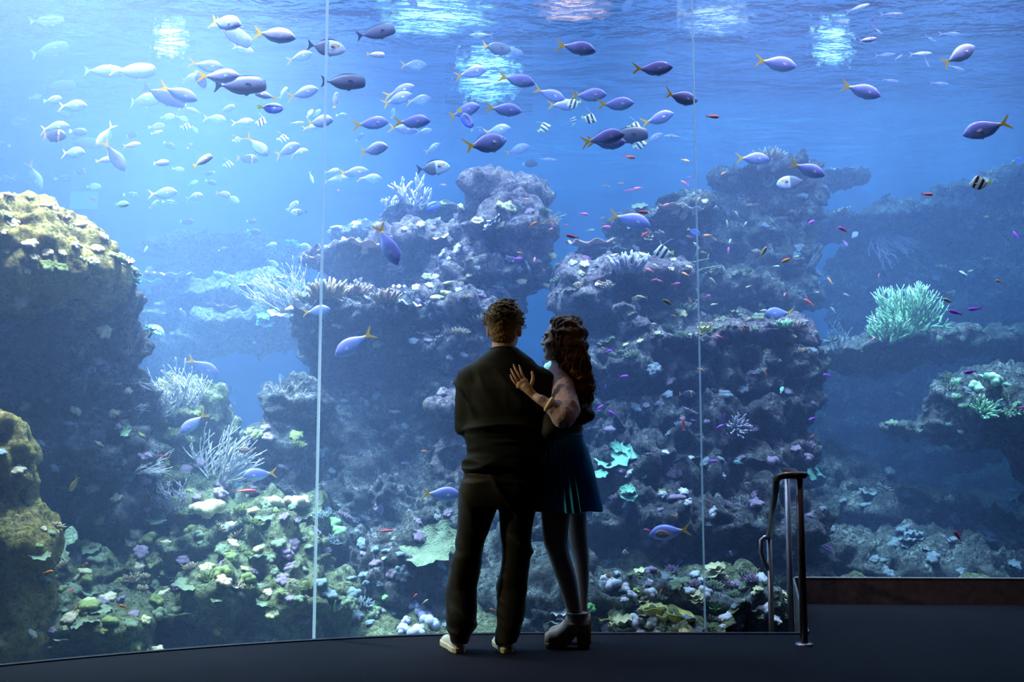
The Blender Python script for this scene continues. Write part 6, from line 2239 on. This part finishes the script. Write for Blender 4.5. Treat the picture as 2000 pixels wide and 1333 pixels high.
# ---------------------------------------------------------------- the woman
DW = 5.24
wt = loft_fn([(700, 1085, 1115, .05), (712, 1076, 1136, .062), (724, 1070, 1144, .078), (745, 1068, 1145, .092), (780, 1064, 1143, .096), (815, 1058, 1139, .090), (842, 1054, 1138, .088), (852, 1055, 1137, .088)], DW)
ws_l, we_l, ww_l = PX(1093, 733, DW - .04), PX(1104, 812, DW - .26), PX(1044, 774, DW - .255)
ws_r, we_r, ww_r = PX(1134, 735, DW + .02), PX(1140, 792, DW + .06), PX(1115, 790, DW + .22)
slv_l = chain_fn([(ws_l, .052), (PX(1098, 765, DW - .12), .062), (PX(1103, 800, DW - .20), .072), (PX(1100, 812, DW - .24), .066), (PX(1080, 797, DW - .25), .042), (PX(1073, 791, DW - .252), .030)])
slv_l2 = chain_fn([(PX(1076, 793, DW - .25), .027), (PX(1056, 781, DW - .25), .025)])
slv_r = chain_fn([(ws_r, .045), (we_r, .042), (ww_r, .03)])
wtop = union([wt, slv_l, slv_r], .03)
whip = loft_fn([(845, 1056, 1136, .088), (880, 1052, 1142, .105), (930, 1052, 1150, .115), (985, 1054, 1146, .11), (1005, 1056, 1143, .10)], DW)
wleg_l = loft_fn([(960, 1056, 1108, .085, DW - .04), (1000, 1056, 1114, .078, DW - .05), (1040, 1059, 1110, .070, DW - .06), (1065, 1063, 1108, .064, DW - .06), (1085, 1071, 1113, .062, DW - .055), (1110, 1079, 1121, .062, DW - .05),
                   (1135, 1088, 1127, .058, DW - .04), (1165, 1098, 1131, .047, DW - .03), (1190, 1106, 1136, .040, DW - .02), (1215, 1108, 1142, .040, DW - .02)], DW, 2.1)
wleg_r = loft_fn([(960, 1100, 1146, .085, DW + .05), (1000, 1108, 1144, .075, DW + .07), (1040, 1110, 1147, .066, DW + .08), (1065, 1113, 1149, .060, DW + .08), (1090, 1119, 1151, .060, DW + .085), (1120, 1124, 1151, .058, DW + .09),
                   (1150, 1127, 1149, .048, DW + .09), (1180, 1130, 1147, .038, DW + .09), (1215, 1130, 1152, .038, DW + .09)], DW, 2.1)
hw_fn, hw_loc, hw_R, hw_c = head_field(PX(1098, 663, DW - .01), (-.94, .34, .07), (.06, -.02, 1), .98)
# her left hand, fingers spread upward on the man's back
DH = DM - .133
def H(px, py, d=0.0):
    return PX(px, py, DH + d)
fing = [[H(1026, 744), H(1020, 732, -.006), H(1017, 723, -.004), H(1015, 717, .002)],
        [H(1020, 746), H(1013, 732, -.006), H(1007, 722, -.004), H(1004, 715, .002)],
        [H(1015, 749), H(1007, 738, -.006), H(1002, 730, -.004), H(999, 724, .002)],
        [H(1013, 755), H(1005, 747, -.004), H(1000, 740, -.002), H(998, 735, .002)]]
thm = [H(1035, 757), H(1040, 745, -.004), H(1041, 736, .0), H(1039, 728, .004)]
hand = surface_nets(hand_field(H(1044, 774, -.002), H(1025, 756, -.004), fing, thm, .0080), *bounds([H(990, 785), H(1060, 708)], .04), .003)
wr_f = chain_fn([(H(1044, 774, -.002), .021), (PX(1058, 783, DW - .25), .024), (we_l, .034), (ws_l, .038)])
wbody = union([lambda p: wt(p) + .014, lambda p: whip(p) + .012, wr_f, lambda p: slv_r(p) + .010], .02)
wall_ = lambda p: np.minimum(smin(wbody(p), wleg_l(p), .02), smin(wbody(p), wleg_r(p), .02))
lo, hi = bounds([PX(1030, 1215, DW), PX(1160, 700, DW)], .03); lo[1] = DW - .34; hi[1] = DW + .30
b1 = surface_nets(wall_, lo, hi, .009)
b2 = surface_nets(hw_fn, hw_c - .18, hw_c + .18, .004)
b4 = simple_hand(ww_r, (-.7, .6, .1), (0, .9, .3), 1, .9)
V_, F_ = join_meshes([b1, b2, hand, b4])
woman = mesh_obj('person', V_, F_, M_SKINW)
woman.data.materials.append(M_TIGHTS)
zc = PX(0, 900, DW)[2]
pc = np.zeros(len(woman.data.polygons) * 3); woman.data.polygons.foreach_get('center', pc)
woman.data.polygons.foreach_set('material_index', (pc.reshape(-1, 3)[:, 2] < zc).astype(np.int32))
tag(woman, 'person with long dark curls in mauve sweater and teal pleated skirt, hugging the other', 'person')
for i, fg in enumerate(fing):
    a, b = Vector(fg[3]), Vector(fg[2])
    d_ = (a - b).normalized()
    m = MB().lathe([(.0001, -.0050), (.0042, -.0030), (.0050, .0015), (.0036, .006), (.0001, .0085)], 10)
    q_ = d_.to_track_quat('Z', 'Y').to_matrix()
    m.v = [tuple(a + d_ * .003 + Vector((0, -.0058, .0)) + (q_ @ Vector((x, y * .5, z)))) for x, y, z in m.v]
    m.build('fingernail', M_NAIL, woman, True)
rg = Vector(fing[2][1]) * .55 + Vector(fing[2][0]) * .45
dr = (Vector(fing[2][1]) - Vector(fing[2][0])).normalized(); ra = dr.orthogonal().normalized(); rb_ = dr.cross(ra)
MB().tube([rg + (ra * math.cos(t_) + rb_ * math.sin(t_)) * .0092 for t_ in [2 * PI * k / 16 for k in range(17)]], .0014, 6, False).build('ring', M_GOLD, woman, True)
# eyes and lashes
for s_ in (-1, 1):
    c_ = frame_pt(hw_R, hw_c, (s_ * .031, .0845, .000), .98)
    m = MB().lathe([(.0001, -.011), (.007, -.008), (.0105, 0), (.007, .008), (.0001, .011)], 12)
    m.v = [tuple(Vector(p) + c_) for p in m.v]
    m.build('eye', simple_mat('eye_white', (.8, .8, .8), .15, 0, .6, 0), woman, True)
    lm = MB()
    for k in range(9):
        a = -.014 + .0035 * k
        p0 = frame_pt(hw_R, hw_c, (s_ * .031 + a, .096 - abs(a) * .25, .006), .98)
        p1 = frame_pt(hw_R, hw_c, (s_ * .031 + a * 1.35, .108 - abs(a) * .25, .009), .98)
        lm.tube([p0, p0.lerp(p1, .6) - Vector((0, 0, .001)), p1], [.0009, .0007, .0002], 4)
    bw = [frame_pt(hw_R, hw_c, (s_ * x, .093 - .18 * (x - .02), z), .98) for x, z in ((.014, .020), (.026, .025), (.038, .025), (.048, .020))]
    lm.tube(bw, [.0016, .0024, .0022, .0010], 6)
    lm.build('eyelashes', M_HAIRW, woman, True)
# sweater
lo, hi = bounds([PX(1030, 856, DW), PX(1162, 700, DW)], .03); lo[1] = DW - .38; hi[1] = DW + .27
hemw = PX(0, 851, DW)[2]
v, f = surface_nets(lambda p: np.maximum(wtop(p), hemw - p[..., 2]), lo, hi, .007)
n = vnormals(v, f)
v = folds(v, n, .0045, 4.0, 7.0, 31, hemw, 2, 10)
v = v + n * (.0022 * vnoise(v, 120, 3))[:, None]
sw = mesh_obj('sweater', v, f, M_FUZZ, woman)
v, f = surface_nets(slv_l2, *bounds([PX(1050, 800, DW - .25), PX(1085, 772, DW - .25)], .05), .005)
n = vnormals(v, f)
v = v + n * (.0012 * vnoise(v, 160, 3))[:, None]
mesh_obj('sleeve_cuff', v, f, M_FUZZ, sw)
cb = PX(1072, 790, DW - .253)
ax = Vector(PX(1056, 781, DW - .25) - PX(1076, 793, DW - .25)).normalized(); a1 = ax.orthogonal().normalized(); a2 = ax.cross(a1)
tb = MB().tube([Vector(cb) + (a1 * math.cos(t_) + a2 * math.sin(t_)) * .030 for t_ in [2 * PI * k / 24 for k in range(25)]], .011, 10, False)
tb.build('furry_band', mat_cloth('cream_fur', (.85, .78, .45), .95, 120, .8, .8), sw, True)['label'] = 'cream fluffy band round the sleeve'
# pleated skirt
rows = [(848, 1055, 1137, .088), (856, 1053, 1139, .093), (875, 1051, 1146, .108), (900, 1049, 1153, .122), (930, 1048, 1160, .135), (965, 1048, 1167, .148), (998, 1049, 1173, .158)]
vs, fs = [], []
NP = 30
na = NP * 6
for j in range(25):
    t_ = j / 24 * (len(rows) - 1)
    i0 = min(int(t_), len(rows) - 2); u = t_ - i0
    r = [rows[i0][k] * (1 - u) + rows[i0 + 1][k] * u for k in range(4)]
    a_, b_ = V3(r[1], r[0], DW), V3(r[2], r[0], DW)
    cx, rx, z = (a_.x + b_.x) / 2, (b_.x - a_.x) / 2, a_.z
    dpt = .014 * (j / 24) ** .8
    for k in range(na):
        a = 2 * PI * k / na
        ph = (k % 6) / 6
        saw = (ph * 1.0 if ph < .84 else (1 - ph) / .16 * .84) - .4
        g = 1 + dpt / .12 * saw * 1.6
        aa = a + .03 * math.sin(3 * a) * j / 24
        vs.append((cx + rx * g * math.cos(aa), DW + r[3] * g * math.sin(aa), z + (.004 * math.sin(5 * a) if j == 24 else 0)))
for j in range(24):
    for k in range(na):
        k2 = (k + 1) % na
        fs.append((j * na + k, (j + 1) * na + k, (j + 1) * na + k2, j * na + k2))
sk = mesh_obj('skirt', vs, fs, M_SKIRT, woman, smooth=False)
md = sk.modifiers.new('thickness', 'SOLIDIFY'); md.thickness = .003
wb = V3(1096, 850, DW)
MB().tube([Vector((wb.x + .1085 * math.cos(a), DW + .090 * math.sin(a), wb.z)) for a in [2 * PI * k / 40 for k in range(41)]], .009, 8, False).build('waistband', M_SKIRT, sk, True)
# hair: a full body of hair under many wavy locks
hvol = loft_fn([(628, 1086, 1124, .07), (634, 1082, 1132, .09), (648, 1084, 1140, .105), (670, 1087, 1144, .11), (690, 1088, 1147, .10), (715, 1096, 1152, .085), (745, 1105, 1158, .07), (775, 1120, 1158, .05), (790, 1132, 1152, .03)], DW - .05)
def hair_w(p):
    q = hw_loc(p)
    d = smin(hvol(p), sd_ell(q, (0, -.020, .034), (.088, .104, .095)) * .98, .03)
    face = np.maximum(q[..., 1] - .052 - .35 * np.clip(q[..., 2] - .04, 0, 1), 0)
    d = np.maximum(d, (q[..., 1] - .030 - .75 * np.clip(q[..., 2] - .045, -.0, .2)))
    return d
lo, hi = bounds([PX(1050, 800, DW), PX(1175, 610, DW)], .06); lo[1] = DW - .26; hi[1] = DW + .20
v, f = surface_nets(hair_w, lo, hi, .006)
n = vnormals(v, f)
wq = np.stack([v[:, 0] * 42 + 1.5 * np.sin(v[:, 2] * 70), v[:, 1] * 42, v[:, 2] * 22 + 2 * vnoise(v, 10, 2)], -1)
v = v + n * ((1 - np.abs(vnoise(wq, 1.0, 8)) * 2) * .009 + .006 * np.sin(v[:, 2] * 95 + 4 * vnoise(v, 6, 3)))[:, None]
hw = mesh_obj('hair', v, f, M_HAIRW, woman)
lb = MB()
rnd = random.Random(9)
for i in range(300):
    near = rnd.random() < .72
    u = rnd.random()
    top_px = rnd.uniform(1086, 1128); top_py = rnd.uniform(626, 668)
    k_side = rnd.uniform(0, 1)
    end_px = 1084 + 78 * k_side + rnd.uniform(-6, 6)
    end_py = np.interp(k_side, [0, .15, .35, .6, .85, 1], [702, 715, 745, 780, 792, 770]) + rnd.uniform(-26, 4)
    mid_px = top_px * .45 + end_px * .55 + (14 if end_px > 1120 else -4)
    d0 = DW - (.085 if near else -.05) - rnd.uniform(0, .03)
    ph, fr, am = rnd.uniform(0, 6), rnd.uniform(12, 22), rnd.uniform(2.6, 6.0)
    pts, rad = [], []
    r0 = rnd.uniform(.0022, .0046)
    for k in range(27):
        t_ = k / 26
        x = (1 - t_) ** 2 * top_px + 2 * t_ * (1 - t_) * mid_px + t_ * t_ * end_px
        y = top_py + (end_py - top_py) * t_
        a = am * (t_ ** .8)
        D_ = d0 - .035 * math.sin(PI * min(t_ * 1.4, 1)) + .00265 * a * math.cos(ph + fr * t_)
        pts.append(V3(x + a * math.sin(ph + fr * t_), y, D_))
        rad.append(r0 * (1 - .75 * t_ ** 3))
    lb.tube(pts, rad, 6)
for i in range(26):      # curls beside the cheek
    x0, y0 = rnd.uniform(1085, 1096), rnd.uniform(634, 650)
    ph = rnd.uniform(0, 6); pts = []
    for k in range(19):
        t_ = k / 18
        pts.append(V3(x0 + 4 * math.sin(PI * t_) + 3.2 * t_ * math.sin(ph + 15 * t_) + 4 * t_, y0 + (rnd.uniform(695, 712) - y0 if k == 0 else 58) * t_, DW - .085 + .008 * math.cos(ph + 15 * t_)))
    lb.tube(pts, [.0034 * (1 - .7 * (k / 18) ** 3) for k in range(19)], 6)
lb.build('hair_locks', M_HAIRW, hw, True)
# ankle boots with block heel and fringe
def boot(x_toe, x_heel, D, top_py=1197):
    s = D / FPX
    t0, h0 = V3(x_toe, 1250, D), V3(x_heel, 1250, D)
    L = h0.x - t0.x
    X0 = t0.x

    def upper_(p):
        x = (p[..., 0] - X0) / L
        y = p[..., 1] - D
        z = p[..., 2]
        w = np.interp(x, [0, .08, .3, .6, .85, 1], [.022, .036, .042, .034, .033, .026])
        bot = np.interp(x, [0, .2, .38, .62, 1], [.030, .030, .038, .085, .100])
        top2 = np.interp(x, [0, .08, .25, .42, .5], [.070, .085, .096, .125, .15])
        vamp = np.maximum(np.abs(y) - w * np.sqrt(np.clip(1.05 - np.clip((z - bot) / (top2 - bot + 1e-4), 0, 1) ** 3, .02, 1)), np.maximum(bot - z, z - top2))
        vamp = np.maximum(vamp, np.maximum(-x * L, (x - 1.0) * L))
        return smin(vamp, shaft(p), .015)
    sc = V3(1126, 1215, D).x + (x_heel - 1150) * s
    ztop = V3(0, top_py, D).z
    def shaft(p):
        rr = .050
        d = np.sqrt((p[..., 0] - sc) ** 2 + ((p[..., 1] - D) * 1.25) ** 2) - (rr + .006 * (p[..., 2] < .13))
        return np.maximum(d, np.maximum(.085 - p[..., 2], p[..., 2] - ztop))
    lo = np.array((X0 - .03, D - .08, -.01)); hi = np.array((X0 + L + .04, D + .08, ztop + .03))
    up_ = surface_nets(upper_, lo, hi, .004)
    def sole_(p):
        x = (p[..., 0] - X0) / L
        y = np.abs(p[..., 1] - D); z = p[..., 2]
        w = np.interp(x, [0, .08, .3, .6, .85, 1], [.024, .038, .044, .036, .035, .028])
        bot = np.interp(x, [0, .12, .4, .52, .64, .715, .72, 1], [.014, .001, .001, .020, .050, .068, .001, .001])
        topz = np.interp(x, [0, .2, .38, .62, 1], [.032, .032, .040, .088, .103])
        return np.maximum(np.maximum(y - w, np.maximum(bot - z, z - topz)), np.maximum(-x * L, (x - 1) * L))
    so = surface_nets(sole_, lo, hi, .004)
    b = mesh_obj('ankle_boot', up_[0], up_[1], M_BOOT, woman)
    mesh_obj('platform_sole', so[0], so[1], M_WOODSOLE, b)
    cf = MB().tube([Vector((sc + .053 * math.cos(a), D + .043 * math.sin(a), ztop - .004)) for a in [2 * PI * k / 28 for k in range(29)]], .004, 6, False)
    cf.build('cuff', M_BOOT, b, True)
    return b, sc, ztop
bt, sc, zt_ = boot(1064, 1151, DW - .03)
fr = MB()
for k in range(34):
    a = PI * .85 + rnd.uniform(0, .9)
    z = rnd.uniform(.13, zt_ - .01)
    p0 = Vector((sc + .052 * math.cos(a), DW - .03 + .043 * math.sin(a) - .003, z))
    L = rnd.uniform(.05, .09)
    fr.tube([p0, p0 + Vector((-.012, -.004, -L * .4)), p0 + Vector((-.022 + rnd.uniform(-.004, .004), -.004, -L * .75)), p0 + Vector((-.024 + rnd.uniform(-.008, .008), -.002, -L))], [.0013, .0012, .001, .0006], 4)
fr.build('fringe', simple_mat('pale_fringe', (.75, .65, .58), .8), bt, True)
boot(1072, 1154, DW + .10)
finish_labels()
